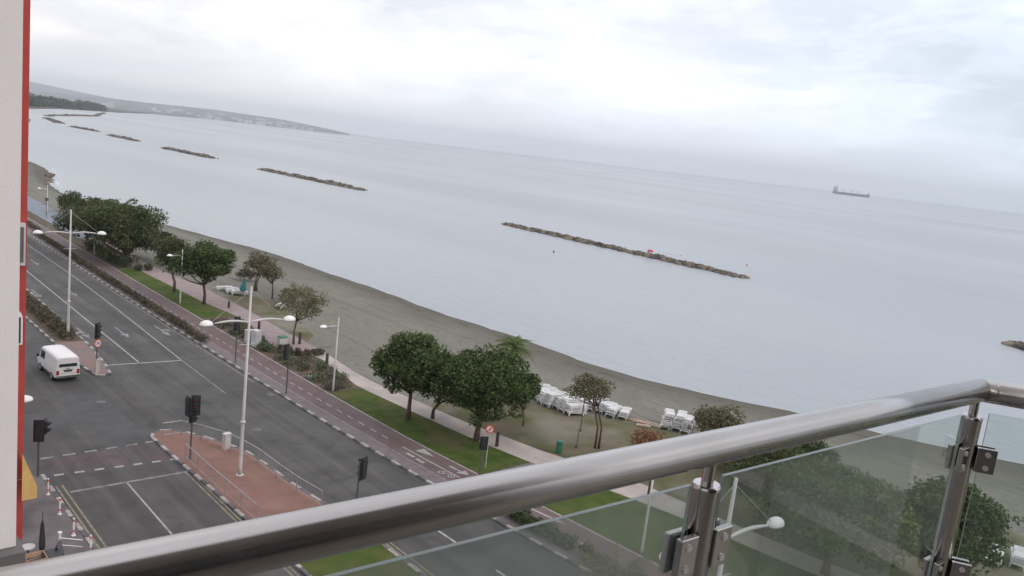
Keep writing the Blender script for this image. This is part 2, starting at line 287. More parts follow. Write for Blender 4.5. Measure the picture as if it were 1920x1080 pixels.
# ------------------------------------------------------------------ helpers
class MB:
    def __init__(s): s.v = []; s.f = []; s.m = []
    def add(s, vs, fs, mi=0):
        o = len(s.v); s.v += [tuple(p) for p in vs]; s.f += [tuple(i+o for i in f) for f in fs]; s.m += [mi]*len(fs); return s
    def box(s, lo, hi, mi=0, taper=0):
        x0, y0, z0 = lo; x1, y1, z1 = hi; t = taper
        return s.add([(x0,y0,z0),(x1,y0,z0),(x1,y1,z0),(x0,y1,z0),(x0+t,y0+t,z1),(x1-t,y0+t,z1),(x1-t,y1-t,z1),(x0+t,y1-t,z1)],
                     [(3,2,1,0),(4,5,6,7),(0,1,5,4),(1,2,6,5),(2,3,7,6),(3,0,4,7)], mi)
    def obox(s, c, ux, uy, uz, mi=0):      # oriented box: centre and three half-axis vectors
        c, ux, uy, uz = map(Vector, (c, ux, uy, uz)); vs = []
        for k in (-1, 1):
            for a, b in ((-1,-1),(1,-1),(1,1),(-1,1)): vs.append(c+ux*a+uy*b+uz*k)
        return s.add(vs, [(3,2,1,0),(4,5,6,7),(0,1,5,4),(1,2,6,5),(2,3,7,6),(3,0,4,7)], mi)
    def tube(s, pts, rad, n=8, mi=0, cap=True):
        pts = [Vector(p) for p in pts]
        if not hasattr(rad, '__len__'): rad = [rad]*len(pts)
        rings = []; ref = None
        for i, p in enumerate(pts):
            d = (pts[min(i+1, len(pts)-1)]-pts[max(i-1, 0)]).normalized()
            a = Vector((0,0,1)) if abs(d.z) < .9 else Vector((1,0,0))
            u = d.cross(a).normalized() if ref is None else (ref-d*ref.dot(d)).normalized(); ref = u
            v = d.cross(u)
            rings.append([p+(u*math.cos(2*math.pi*j/n)+v*math.sin(2*math.pi*j/n))*rad[i] for j in range(n)])
        vs = [q for r_ in rings for q in r_]; fs = []
        for i in range(len(pts)-1):
            for j in range(n):
                a, b = i*n+j, i*n+(j+1) % n; fs.append((a, b, b+n, a+n))
        if cap: fs += [tuple(range(n-1, -1, -1)), tuple(range(len(vs)-n, len(vs)))]
        return s.add(vs, fs, mi)
    def lathe(s, prof, c=(0,0,0), n=16, mi=0, sq=(1,1)):
        vs = []; fs = []
        for r_, z in prof:
            for j in range(n): vs.append((c[0]+r_*sq[0]*math.cos(2*math.pi*j/n), c[1]+r_*sq[1]*math.sin(2*math.pi*j/n), c[2]+z))
        for i in range(len(prof)-1):
            for j in range(n):
                a, b = i*n+j, i*n+(j+1) % n; fs.append((a, b, b+n, a+n))
        fs += [tuple(range(n-1, -1, -1)), tuple(range(len(vs)-n, len(vs)))]
        return s.add(vs, fs, mi)
    def poly(s, pts, z=None, mi=0):
        vs = [(p[0], p[1], z if z is not None else p[2]) for p in pts]
        a = sum(vs[i][0]*vs[(i+1) % len(vs)][1]-vs[(i+1) % len(vs)][0]*vs[i][1] for i in range(len(vs)))
        if a < 0: vs = vs[::-1]
        return s.add(vs, [tuple(range(len(vs)))], mi)
    def slab(s, pts, z0, z1, mi=0, ms=None):
        a = sum(pts[i][0]*pts[(i+1) % len(pts)][1]-pts[(i+1) % len(pts)][0]*pts[i][1] for i in range(len(pts)))
        if a < 0: pts = pts[::-1]
        n = len(pts); vs = [(p[0], p[1], z0) for p in pts]+[(p[0], p[1], z1) for p in pts]
        s.add(vs, [tuple(range(n, 2*n))], mi); 
        return s.add(vs, [(i, (i+1) % n, n+(i+1) % n, n+i) for i in range(n)], mi if ms is None else ms)
    def build(s, name, mats, parent=None, loc=(0,0,0), rz=0, smooth=False):
        me = bpy.data.meshes.new(name); me.from_pydata(s.v, [], s.f)
        if not isinstance(mats, (list, tuple)): mats = [mats]
        for q in mats: me.materials.append(M[q] if isinstance(q, str) else q)
        if len(mats) > 1: me.polygons.foreach_set('material_index', s.m)
        if smooth: me.polygons.foreach_set('use_smooth', [True]*len(s.f))
        me.update(); o = bpy.data.objects.new(name, me); COL.objects.link(o)
        if parent: o.parent = parent
        o.location = loc; o.rotation_euler = (0, 0, rz); return o
def tag(o, label=None, cat=None, group=None, kind=None):
    if label: o['label'] = label
    if cat: o['category'] = cat
    if group: o['group'] = group
    if kind: o['kind'] = kind
    return o
def struct(o): o['kind'] = 'structure'; return o
def thing(name, label, cat, loc=(0,0,0), rz=0, group=None):
    o = bpy.data.objects.new(name, None); COL.objects.link(o); o.location = loc; o.rotation_euler = (0, 0, rz); o.empty_display_size = .2
    return tag(o, label, cat, group)
def copy_tree(o, parent=None):
    c = o.copy(); COL.objects.link(c); c.parent = parent
    for ch in list(o.children): copy_tree(ch, c)
    return c
def strip(pts, wd, z, mb, mi=0, dash=None):
    """a painted line along a polyline"""
    for a, b in zip(pts[:-1], pts[1:]):
        a = Vector((*a, 0)); b = Vector((*b, 0)); d = b-a; ln = d.length; d.normalize(); n = Vector((-d.y, d.x, 0))*wd/2
        segs = [(0, ln)] if not dash else [(k, min(k+dash[0], ln)) for k in np.arange(0, ln-.05, dash[0]+dash[1])]
        for s0, s1 in segs:
            p, q = a+d*float(s0), a+d*float(s1); mb.poly([p-n, q-n, q+n, p+n], z, mi)
def lerp_at(pts, y):
    pts = sorted(pts, key=lambda p: p[1])
    if y <= pts[0][1]: return pts[0][0]
    for a, b in zip(pts[:-1], pts[1:]):
        if y <= b[1]: return a[0]+(b[0]-a[0])*(y-a[1])/(b[1]-a[1])
    return pts[-1][0]
def band(fa, fb, y0, y1, z, name, ma, step=2.0):
    """ground sheet between two boundary curves x=fa(y), x=fb(y)"""
    mb = MB(); ys = list(np.linspace(y0, y1, max(2, int(abs(y1-y0)/step)+1)))
    A = [(lerp_at(fa, y), y, z) for y in ys]; B = [(lerp_at(fb, y), y, z) for y in ys]; n = len(ys)
    mb.add(A+B, [(i, n+i, n+i+1, i+1) for i in range(n-1)]); return struct(mb.build(name, ma))

rng = np.random.default_rng(7); random.seed(7)
def leaves(name, ma, lobes, count, size, parent=None, flat=.35, loc=(0,0,0), shell=.55, up=0.0, aspect=.6):
    """lobes: (cx,cy,cz,rx,ry,rz); leaf-sized quads through the outer part of every lobe"""
    lb = np.array(lobes, float); vol = (lb[:,3]*lb[:,4]*lb[:,5])**(.8); idx = rng.choice(len(lb), count, p=vol/vol.sum())
    d = rng.normal(size=(count, 3)); d /= np.linalg.norm(d, axis=1)[:, None]
    rr = shell+(1-shell)*rng.random(count)**.7; rr *= 1+.10*rng.normal(size=count)
    P = lb[idx, :3]+d*rr[:, None]*lb[idx, 3:6]
    t = rng.normal(size=(count, 3)); t[:, 2] *= (1-flat); t[:,2] += up; t /= np.linalg.norm(t, axis=1)[:, None]
    nn = d+.9*rng.normal(size=(count, 3)); b = np.cross(nn, t); b /= np.linalg.norm(b, axis=1)[:, None]+1e-9
    s = size*(.6+.8*rng.random(count))[:, None]
    V = np.stack([P-t*s*.5, P+b*s*.5*aspect, P+t*s*.5, P-b*s*.5*aspect], 1).reshape(-1, 3)
    me = bpy.data.meshes.new(name); n = count
    me.vertices.add(4*n); me.vertices.foreach_set('co', V.astype(np.float32).ravel())
    me.loops.add(4*n); me.loops.foreach_set('vertex_index', np.arange(4*n, dtype=np.int32))
    me.polygons.add(n); me.polygons.foreach_set('loop_start', np.arange(0, 4*n, 4, dtype=np.int32))
    try: me.polygons.foreach_set('loop_total', np.full(n, 4, dtype=np.int32))
    except Exception: pass
    me.materials.append(M[ma]); me.update(calc_edges=True); me.validate()
    o = bpy.data.objects.new(name, me); COL.objects.link(o); o.location = loc
    if parent: o.parent = parent
    return o
def tree(base, C, rx, rz, leaf, label, cat='tree', count=5000, size=.26, nl=16, lr=.42, bark='bark', group=None, trunks=1, name='tree', tr=.16, ry=None, z0=0, stems=None, dens=1):
    """tapered trunk and limbs, crown of leaf clumps; base on the ground, C the crown's centre (world)"""
    root = thing(name, label, cat, (base[0], base[1], z0), 0, group)
    c = Vector((C[0]-base[0], C[1]-base[1], C[2]-z0)); ry = ry or rx
    if leaf in ('leaf_pine','leaf_dark'): rx *= 1.10; ry *= 1.10; rz *= 1.08; count = int(count*1.8); size *= .88
    lobes = []
    for i in range(nl):
        for _ in range(30):
            d = Vector((random.gauss(0,1), random.gauss(0,1), random.gauss(.15,1))).normalized()
            if d.z > -.75: break
        k = (1-lr*.85)*random.uniform(.80, 1.12)
        r_ = lr*random.uniform(.55, 1.3)
        lobes.append((c.x+d.x*rx*k, c.y+d.y*ry*k, c.z+d.z*rz*k, rx*r_, ry*r_, rz*r_*1.05))
    for i in range(nl//2):      # stray sprigs that break the outline
        d = Vector((random.gauss(0,1), random.gauss(0,1), random.gauss(.1,.8))).normalized(); k = random.uniform(.88, 1.08); q = random.uniform(.10, .19)
        lobes.append((c.x+d.x*rx*k, c.y+d.y*ry*k, c.z+d.z*rz*k, rx*q, ry*q, rz*q))
    lobes.append((c.x, c.y, c.z, rx*.70, ry*.70, rz*.70))
    leaves('crown', leaf, lobes, int(count*dens), size, root)
    tb = MB()
    for q in range(trunks):
        ox, oy = (random.uniform(-.3,.3), random.uniform(-.3,.3)) if q else (0, 0)
        fork = Vector((ox+c.x*.5, oy+c.y*.5, max(.5, (c.z-rz)*.95)))
        mid = Vector((ox*.9+random.uniform(-.06,.06), oy*.9, fork.z*.5))
        tb.tube([(ox, oy, -.1), mid, fork, (c.x*.8, c.y*.8, c.z)], [tr*1.35, tr, tr*.85, tr*.4], 8)
        for lb in random.sample(lobes[:-1], min(7, nl)):
            tgt = Vector(lb[:3]); md = fork.lerp(tgt, .5)+Vector((0, 0, -.12*rz)); tb.tube([fork, md, tgt], [tr*.55, tr*.35, tr*.12], 6)
    tb.build('trunk', bark, root, smooth=True)
    return root

# ------------------------------------------------------------------ the ground
SEA_Z = -1.2
b_ = MB(); b_.poly([(17000*math.cos(2*math.pi*i/72), 17000*math.sin(2*math.pi*i/72)) for i in range(72)], SEA_Z); struct(b_.build('sea', 'sea'))
KERB = [(30.9,24),(30.5,29),(30.0,38),(29.8,41),(29.4,53),(29.3,70),(29.1,85),(29.1,140),(29.3,330),(31.5,0),(31.9,-60)]
NEAR = [(x+1.2,y) for x, y in KERB]
DASH = [(x+2.2,y) for x, y in KERB]
FAR = [(34.9,22),(34.4,29),(33.7,37),(33.3,43),(33.1,55),(33.1,80),(33.1,330),(35.4,10),(36.2,-60)]
PN = [(41.6,20),(41.0,25.6),(40.1,30),(38.5,36),(37.8,40),(37.4,43),(36.9,48),(36.4,54),(36.3,56),(37.0,60.7),(37.6,65),(35.2,69),(36.0,74),(37.1,80),(36.9,84.5),(36.3,89),(36.1,97),(35.8,106),(35.8,150),(37,330),(43.5,8),(46,-60)]
PF = [(43.8,19),(43.3,24),(42.9,30),(41.8,34),(40.7,37.7),(40.1,41),(39.3,44.7),(38.8,50),(38.2,55.5),(38.2,59),(38.7,64),(39.1,67),(39.0,74),(39.3,80),(39.4,86),(39.5,98),(38.6,104),(38.2,112),(39.5,150),(43,330),(45.8,8),(48.5,-60)]
SHORE = [(95,-60),(88,0),(82.4,17.5),(80.6,21),(78.6,25.5),(76.6,29.8),(74.3,36.3),(72,40),(70,45),(68.4,50),(67.0,57),(66.6,70),(65.6,85),(65.2,106),(64.7,120),(63.6,135),(61,147),(58.2,160),(57,172),(56.2,180),(54,192),(51.6,206),(51.6,217),(53.3,229),(55.9,250),(61.5,270),(65,290),(65.4,312),(60,340),(30,400),(-50,480)]
land = MB(); land.poly([(-3000,-300),(12,-300),(12,470),(-50,480),(-300,900),(-3000,1500)], -.20); struct(land.build('ground', 'paving'))
def road_wear(ma):
    t = ma.node_tree; b = t.nodes['Principled BSDF']; k = t.links; src = b.inputs['Base Color'].links[0].from_socket
    tcn = t.nodes.new('ShaderNodeTexCoord')
    def nz(sc, scl, de=6, dist=0):
        mpn = t.nodes.new('ShaderNodeMapping'); mpn.inputs['Scale'].default_value = scl; k.new(tcn.outputs['Object'], mpn.inputs[0])
        n = t.nodes.new('ShaderNodeTexNoise'); n.inputs['Scale'].default_value = sc; n.inputs['Detail'].default_value = de; n.inputs['Distortion'].default_value = dist; k.new(mpn.outputs[0], n.inputs['Vector']); return n.outputs[0]
    def lay(src, f, lo, hi, amt, fac):
        mr = t.nodes.new('ShaderNodeMapRange'); mr.inputs[1].default_value = lo; mr.inputs[2].default_value = hi; mr.inputs[4].default_value = amt; k.new(f, mr.inputs[0])
        v = t.nodes.new('ShaderNodeMix'); v.data_type = 'RGBA'; v.blend_type = 'MULTIPLY'; k.new(mr.outputs[0], v.inputs['Factor']); k.new(src, v.inputs[6]); v.inputs[7].default_value = (*fac, 1); return v.outputs[2]
    src = lay(src, nz(.75, (1, .035, 1)), .47, .60, .9, (.74, .73, .73))       # polished wheel paths
    src = lay(src, nz(1.6, (1, .05, 1), 8), .52, .66, .8, (1.30, 1.27, 1.23))
    src = lay(src, nz(.55, (1, 1, 1), 10, 1.2), .57, .68, .75, (.66, .65, .65))    # oil and damp stains
    vo = t.nodes.new('ShaderNodeTexVoronoi'); vo.feature = 'DISTANCE_TO_EDGE'; vo.inputs['Scale'].default_value = .16
    dn = t.nodes.new('ShaderNodeVectorMath'); dn.operation = 'ADD'; k.new(tcn.outputs['Object'], dn.inputs[0])
    n3 = t.nodes.new('ShaderNodeTexNoise'); n3.inputs['Scale'].default_value = .9; n3.inputs['Detail'].default_value = 6; k.new(tcn.outputs['Object'], n3.inputs['Vector'])
    s3 = t.nodes.new('ShaderNodeVectorMath'); s3.operation = 'SCALE'; s3.inputs['Scale'].default_value = 2.2; k.new(n3.outputs['Color'], s3.inputs[0]); k.new(s3.outputs[0], dn.inputs[1]); k.new(dn.outputs[0], vo.inputs['Vector'])
    mr = t.nodes.new('ShaderNodeMapRange'); mr.inputs[1].default_value = .0; mr.inputs[2].default_value = .014; mr.inputs[3].default_value = .45; mr.inputs[4].default_value = 0; k.new(vo.outputs['Distance'], mr.inputs[0])
    v = t.nodes.new('ShaderNodeMix'); v.data_type = 'RGBA'; k.new(mr.outputs[0], v.inputs['Factor']); k.new(src, v.inputs[6]); v.inputs[7].default_value = (.055, .053, .053, 1)
    k.new(v.outputs[2], b.inputs['Base Color'])
road_wear(M['asphalt']); road_wear(M['redroad'])
r_ = MB(); r_.poly([(10.9,-60),(32,-60),(32,48),(10.9,48)], -.1); r_.poly([(-70,48),(32,48),(32,70),(-70,70)], -.1); r_.poly([(8,70),(32,70),(32,330),(8,330)], -.1)
struct(r_.build('road', 'asphalt'))
# land behind the kerb
soilb = band(KERB, [(p[0]+.6, p[1]) for p in PF], -60, 330, -.02, 'soil', 'soil')
band(KERB, NEAR, -60, 330, -.008, 'kerbside_pavement', 'trackedge')
band(NEAR, FAR, -60, 330, -.004, 'cycle_track', 'track')
PFi = [(x, y) for x, y in PF]
band(PN, PF, -60, 66, 0.0, 'promenade_path', 'path'); band(PN, PF, 66, 136, 0.001, 'promenade_path', 'pathpink'); band([(p[0]-.7 if p[1]>130 else p[0], p[1]) for p in PN], PF, 136, 330, 0.002, 'blue_grey_path', 'bluepath')
band(FAR, PN, 36.6, 55, -.002, 'lawn', 'lawn'); band(FAR, PN, 82, 110, -.002, 'lawn', 'lawn'); band(FAR, PN, -60, 34.6, -.002, 'lawn', 'lawn')
x_ = MB(); x_.poly([(33.6,34.7),(39.2,34.7),(38.4,36.5),(33.5,36.5)], .002); struct(x_.build('crossing_pavement', 'paving'))
# beach: sheets from the path's far edge down into the sea
bm_v = []; bm_f = []; wet = []
TT = [0,.12,.25,.4,.55,.68,.78,.86,.92,.96,1.0,1.06,1.2,1.6]
ZZ = [-.015,-.015,-.03,-.05,-.10,-.22,-.42,-.66,-.88,-1.04,-1.195,-1.5,-2.2,-4]
ys = sorted(set(list(np.arange(-60, 341, 4.0))+[p[1] for p in SHORE if p[1] < 340]))
for y in ys:
    a = lerp_at(PF, y)+.02; s_ = lerp_at(SHORE, y)
    s_ += .28*math.sin(y*.21)+.14*math.sin(y*.83+1)
    for t_, z_ in zip(TT, ZZ): bm_v.append((a+(s_-a)*t_, y, z_)); wet.append(t_)
nT = len(TT)
for i in range(len(ys)-1):
    for j in range(nT-1): bm_f.append((i*nT+j, i*nT+j+1, (i+1)*nT+j+1, (i+1)*nT+j))
bb = MB(); bb.add(bm_v, bm_f); bo = struct(bb.build('beach', 'sand', smooth=True))
at = bo.data.attributes.new('wet', 'FLOAT', 'POINT'); at.data.foreach_set('value', wet)
# dry grass between the path and the sand
dg = MB(); DG = [(44.1,8),(43.9,19),(43.4,24),(43.0,30),(41.9,34),(40.8,37.7),(40.2,41),(39.4,44.7),(39.0,49),(42.5,52),(46.2,50.5),(47.8,47.5),(48.6,43.5),(51.5,40),(54.5,36),(56.5,31),(58,25),(60,16),(61,6)]
dg.poly(DG, -.008); struct(dg.build('dry_grass', 'dry'))
dg = MB(); dg.poly([(39.2,70),(39.6,82),(39.9,92),(42.5,93),(44.5,88),(43,80),(41,72)], -.009); struct(dg.build('dry_grass', 'dry'))
# foam along the water's edge
fm = MB(); fy = np.arange(-20, 335, 1.6)
for k_, (off, wmin, wmax, yr) in enumerate(((0.08,.03,.18,(-20,335)), (1.6,.1,1.1,(225,290)), (3.4,.05,.5,(235,285)))):
    A = []; B = []
    for y in fy:
        if not yr[0] <= y <= yr[1]: continue
        s_ = lerp_at(SHORE, y)+.28*math.sin(y*.21)+.14*math.sin(y*.83+1)+off+.15*math.sin(y*1.7)
        w_ = wmin+(wmax-wmin)*(.5+.5*math.sin(y*.37+k_)*math.sin(y*.11))
        A.append((s_, y, SEA_Z+.03)); B.append((s_+w_, y, SEA_Z+.03))
    n = len(A); fm.add(A+B, [(i, n+i, n+i+1, i+1) for i in range(n-1)])
struct(fm.build('foam', 'foam'))

# ------------------------------------------------------------------ road markings
mk = MB(); RZ = -.094
strip([(22.9,330),(22.9,110),(22.6,68.3)], .12, RZ, mk, 0)
strip([(27.2,330),(27.1,105),(26.7,88),(26.0,68)], .10, RZ, mk, 0)
strip([(20.1,68.3),(26.0,67.8)], .20, RZ, mk, 0)
strip([(26.0,67.8),(25.8,58)], .10, RZ, mk, 1)
strip([(29.0,330),(28.9,85),(29.0,60)], .10, RZ, mk, 2)
strip([(11.4,50.7),(18.0,50.75)], .22, RZ, mk, 1, (.7,.5)); strip([(11.5,48.0),(18.2,47.4)], .22, RZ, mk, 0, (.5,.55))
strip([(11.7,45.4),(18.1,45.3)], .2, RZ, mk, 1); strip([(14.6,45.3),(14.6,-40)], .10, RZ, mk, 0)
for x in (11.25, 11.55): strip([(x,46.5),(x+.15,-40)], .10, RZ, mk, 2)
for x in (17.9, 18.15): strip([(x,45.2),(x,-40)], .10, RZ, mk, 2)
for x in (23.4, 23.65): strip([(x+.1,37),(x,-40)], .10, RZ, mk, 2)
strip([(26.8,31.9),(27.4,-30)], .14, RZ, mk, 0, (1.7,3.2))
strip([(23.4,36.2),(29.9,36.2)], .18, RZ, mk, 1, (.6,.5)); strip([(23.4,33.2),(30.2,33.2)], .18, RZ, mk, 0, (.6,.5))
def arrow(x, y, d, mi=1, ln=3.6, turn=0):
    s = d
    mk.poly([(x-.09,y), (x+.09,y), (x+.09,y+s*ln*.68), (x-.09,y+s*ln*.68)], RZ, mi)
    mk.poly([(x-.36,y+s*ln*.66), (x+.36,y+s*ln*.66), (x,y+s*ln)], RZ, mi)
    if turn: mk.poly([(x+turn*.09,y+s*ln*.35), (x+turn*.09,y+s*ln*.5), (x+turn*.75,y+s*ln*.58), (x+turn*.75,y+s*ln*.43)], RZ, mi)
for x, y, tn in ((21.1,81.2,-1),(24.3,80.6,0),(27.9,80.2,1),(21.1,99,-1),(24.6,99,0),(25,118,0)): arrow(x, y, -1, 1, 4.2, tn)
struct(mk.build('road_markings', ['white','faint','yellow']))
rp = MB(); rp.poly([(11.4,47.8),(18.1,47.2),(17.95,50.6),(11.4,50.6)], -.097); rp.poly([(23.3,33.2),(30.1,33.2),(29.9,36.1),(23.3,36.1)], -.097); struct(rp.build('crossing_surface', 'redroad'))
pt = MB(); pt.poly([(15.1,54.5),(15.25,54.5),(15.9,47.8),(15.6,47.8)], -.0955); pt.poly([(14.7,62.5),(17.6,61.2),(17.9,52.4),(15.3,51.0)], -.0982); pt.poly([(12.4,58.5),(14.8,58.2),(14.6,55.4),(12.3,55.7)], -.0978); pt.poly([(19.9,58.4),(21.1,58.2),(20.9,57.2),(19.8,57.3)], -.0976); struct(pt.build('asphalt_patches', 'patch'))
mh = MB(); mh.lathe([(.34,0),(.34,.012)], (17.2,59.5,-.1), 18); mh.lathe([(.34,0),(.34,.012)], (24.6,50,-.1), 18); mh.lathe([(.3,0),(.3,.012)], (13.2,62,-.1), 18); mh.poly([(28.6,57.0),(29.1,57.0),(29.1,56.3),(28.6,56.3)], -.09); mh.poly([(28.6,73.0),(29.0,73.0),(29.0,72.3),(28.6,72.3)], -.09); struct(mh.build('manhole', 'darkpole'))
tk = MB(); TZ = .002
def fol(pts, y0, y1, off=0, st=3): return [(lerp_at(pts, y)+off, y) for y in np.arange(y0, y1, st)]
strip(fol(NEAR, -40, 200), .10, TZ, tk, 1); strip(fol(FAR, -40, 200, -.04), .12, TZ, tk, 2)
strip(fol(DASH, 44.5, 120), .11, TZ, tk, 0, (.75,.75)); strip(fol(DASH, 36.8, 43.2), .12, TZ, tk, 0)
strip(fol(NEAR, 8, 31.2, .95), .13, TZ, tk, 0, (1.1,.9)); strip([(33.3,31.4),(33.6,29.3)], .16, TZ, tk, 0)
tk.poly([(33.3,29.6),(33.85,29.4),(33.75,28.5)], TZ, 0)
for a in ((31.55,41.7),(31.55,40.6)): tk.poly([(a[0]-.12,a[1]), (a[0]+.12,a[1]), (a[0]+.16,a[1]-.8), (a[0]-.08,a[1]-.8)], TZ, 0)
tk.poly([(32.35,41.8),(33.1,41.8),(32.85,40.3)], TZ, 0)
tk.poly([(32.75,38.6),(32.92,38.6),(33.02,37.5),(33.35,37.5),(33.05,36.8),(32.55,37.5),(32.85,37.5)], TZ, 0)
# painted bicycle
def ring(cx, cy, r0, r1, n=14):
    for j in range(n):
        a0, a1 = 2*math.pi*j/n, 2*math.pi*(j+1)/n
        tk.poly([(cx+r0*math.cos(a0),cy+r0*math.sin(a0)),(cx+r1*math.cos(a0),cy+r1*math.sin(a0)),(cx+r1*math.cos(a1),cy+r1*math.sin(a1)),(cx+r0*math.cos(a1),cy+r0*math.sin(a1))], TZ, 0)
ring(31.72,38.0,.17,.25); ring(31.9,37.2,.17,.25)
strip([(31.72,38.0),(31.95,37.75),(31.9,37.2)], .06, TZ, tk, 0); strip([(31.95,37.75),(32.1,37.35),(31.9,37.2)], .06, TZ, tk, 0); strip([(31.72,38.0),(32.1,38.0)], .06, TZ, tk, 0)
struct(tk.build('cycle_track_markings', ['white','faint','kerbw']))

# ------------------------------------------------------------------ kerbs and islands
kb = MB()
def kerb(pts, wd=.2, z0=-.12, z1=.012, ln=.9, closed=False):
    if closed: pts = pts+[pts[0]]
    k = 0
    for a, b in zip(pts[:-1], pts[1:]):
        a = Vector((*a[:2], 0)); b = Vector((*b[:2], 0)); d = b-a; L_ = d.length; n = max(1, round(L_/ln)); d.normalize(); nn = Vector((-d.y, d.x, 0))
        for i in range(n):
            c = a+d*(L_*(i+.5)/n); kb.obox((c.x, c.y, (z0+z1)/2), d*(L_/n/2-.012), nn*wd/2, (0,0,(z1-z0)/2), k % 2); k += 1
kerb(fol(KERB, -30, 200, .1, 9))
kerb([(10.95,48.2),(10.95,44),(11.05,38),(11.2,-30)])
ISL = [(18.0,51.4),(18.25,51.9),(18.8,52.3),(19.5,52.1),(20.2,51.3),(20.9,50.1),(21.7,48.4),(22.3,46.6),(22.5,44),(22.6,41),(22.9,38),(23.0,36.4),(18.45,36.4),(18.3,42),(18.1,47)]
ISL2 = [(18.65,65.7),(19.2,65.5),(19.65,65.9),(20.0,68.5),(20.4,74),(20.6,90),(20.6,330),(17.5,330),(17.8,90),(18.0,80),(18.1,72),(18.3,68)]
ISL3 = [(18.5,32.9),(23.2,32.3),(23.3,20),(23.4,-60),(18.4,-60)]
for P_ in (ISL, ISL2[:7]+ISL2[7:], ISL3): kerb(P_, closed=True)
struct(kb.build('kerb', ['kerbw','kerbk']))
i_ = MB(); i_.slab(ISL, -.12, 0); struct(i_.build('traffic_island', 'brick'))
i_ = MB(); i_.slab([(18.65,65.7),(19.2,65.5),(19.65,65.9),(20.0,68.5),(20.35,76),(18.0,76),(18.1,72),(18.3,68)], -.12, 0); struct(i_.build('traffic_island', 'pinkpaving'))
i_ = MB(); i_.slab([(18.0,76),(20.35,76),(20.6,90),(20.6,330),(17.5,330),(17.8,90)], -.12, -.01); struct(i_.build('median_soil', 'soil'))
i_ = MB(); i_.slab(ISL3, -.12, -.004); struct(i_.build('median_lawn', 'lawn'))
i_ = MB(); i_.slab([(10.9,48.2),(10.9,-60),(-3,-60),(-3,48.2)], -.12, -.002); struct(i_.build('pavement', 'paving'))

# ------------------------------------------------------------------ hedges and beds
def hedge(pts, wd, h, ma, label, dens=55, size=.17, zb=0, cat='hedge', group=None):
    lob = []; tot = 0
    for a, b in zip(pts[:-1], pts[1:]):
        L_ = math.dist(a, b); n = max(1, int(L_/.7)); tot += L_
        for i in range(n):
            t_ = (i+random.random())/n; x = a[0]+(b[0]-a[0])*t_; y = a[1]+(b[1]-a[1])*t_
            hh = h*random.uniform(.8, 1.15); ww = wd/2*random.uniform(.8, 1.1)
            lob.append((x+random.uniform(-.1,.1), y, zb+hh*.5, ww, .6, hh*.52))
    o = leaves('hedge', ma, lob, int(tot*dens*2.2*max(1, wd)), size, shell=.35)
    return tag(o, label, cat, group)
hedge([(30.2,140),(29.95,113),(29.85,72)], 1.0, .75, 'hedge', 'long low brown green hedge between the road kerb and the red cycle track', dens=95)
hedge([(31.4,31.6),(31.75,26),(32.2,16),(32.6,8)], 1.1, .8, 'hedge_green', 'green hedge along the kerb seen below the handrail and through the glass', dens=150)
hedge([(19.4,76.3),(19.2,92),(19.0,130)], 1.8, .8, 'hedge', 'reddish brown hedge filling the median behind the tall lamp', dens=80)
hedge([(34.6,128),(34.4,118),(34.3,110.5)], 2.2, 1.3, 'hedge_green', 'dark tall hedge under the largest tree beside the cycle track', dens=75)
hedge([(35.2,109.3),(37.0,108.6)], 1.4, .9, 'hedge_green', 'square clipped green hedge at the near end of the big tree bed', dens=150)
hedge([(35.3,68.0),(35.7,66.3),(36.8,65.3),(38.4,65.6)], .7, .6, 'hedge', 'curved brown hedge round the planter where the promenade forks', dens=150)
hedge([(31.2,165),(31.2,141)], 1.0, .7, 'hedge', 'far low hedge at the bend of the road beyond the big trees', dens=50)
sh_l = []
for i in range(130):
    y = random.uniform(55.5, 80); x0 = 33.5; x1 = min(lerp_at(PN, y), 36.8)-.3
    x = random.uniform(x0, x1); h = random.uniform(.25,.6); sh_l.append((x, y, h*.5, .5, .5, h))
tag(leaves('shrub_bed', 'shrub', sh_l, 13000, .16, shell=.3), 'green and brown low ground cover shrubs between the cycle track and the promenade fork', 'shrubs', kind='stuff')
dc = MB(); dc.lathe([(.42,-.01),(.42,.10),(.36,.13)], (33.95,59.3,0), 20); tag(dc.build('drain_cover', mat('pale_green_cover', (.28,.42,.33), (.24,.36,.29), rough=.6), smooth=False), 'round pale green cover lying in the shrub bed beside the cycle track', 'cover')

# ------------------------------------------------------------------ trees
T = tree
T((36.6,115.6),(35.9,115.9,4.4),5.5,3.5,'leaf_dark','largest spreading dark green tree with a thick forked trunk beside the cycle track',count=15000,size=.34,nl=30,lr=.33,tr=.32)
T((33.6,124.4),(33.2,124.6,5.0),3.9,2.7,'leaf_dark','dark round tree directly behind the tall lamp on the median',count=7500,size=.32,nl=20,lr=.36)
T((42.8,146.4),(42.9,146.2,3.6),2.4,1.7,'leaf_olive','small yellow green tree peeping out behind the largest tree',count=2200,size=.32)
T((38.4,134),(38.2,134,3.8),3.6,2.4,'leaf_dark','dark tree crown filling the gap behind the median lamp',count=4500,size=.32)
T((42.0,167),(42.0,167,2.2),2.4,1.8,'leaf_dark','farthest low dark green tree by the bend of the beach',count=2400,size=.32)
T((35.2,95.2),(34.6,95.4,4.6),2.0,2.0,'leaf_dark','narrow dark tree left of the small promenade lamp',count=3600,size=.26)
T((36.0,88.2),(35.8,88.3,4.6),3.0,2.1,'leaf_pine','round green tree on the lawn beside the heap of loungers and teal parasol',count=8500,size=.27,nl=22,lr=.36,bark='barkred')
T((44.8,94.3),(45.2,94.1,3.6),2.0,1.5,'leaf_olive','sparse brownish tree on the sand near the waterline',count=1900,size=.22,trunks=3,tr=.07,lr=.35)
T((44.9,89.5),(44.9,89.6,3.3),1.7,1.5,'leaf_olive','sparse olive tree in front of the other brownish tree on the sand',count=1700,size=.22,trunks=2,tr=.07,lr=.35)
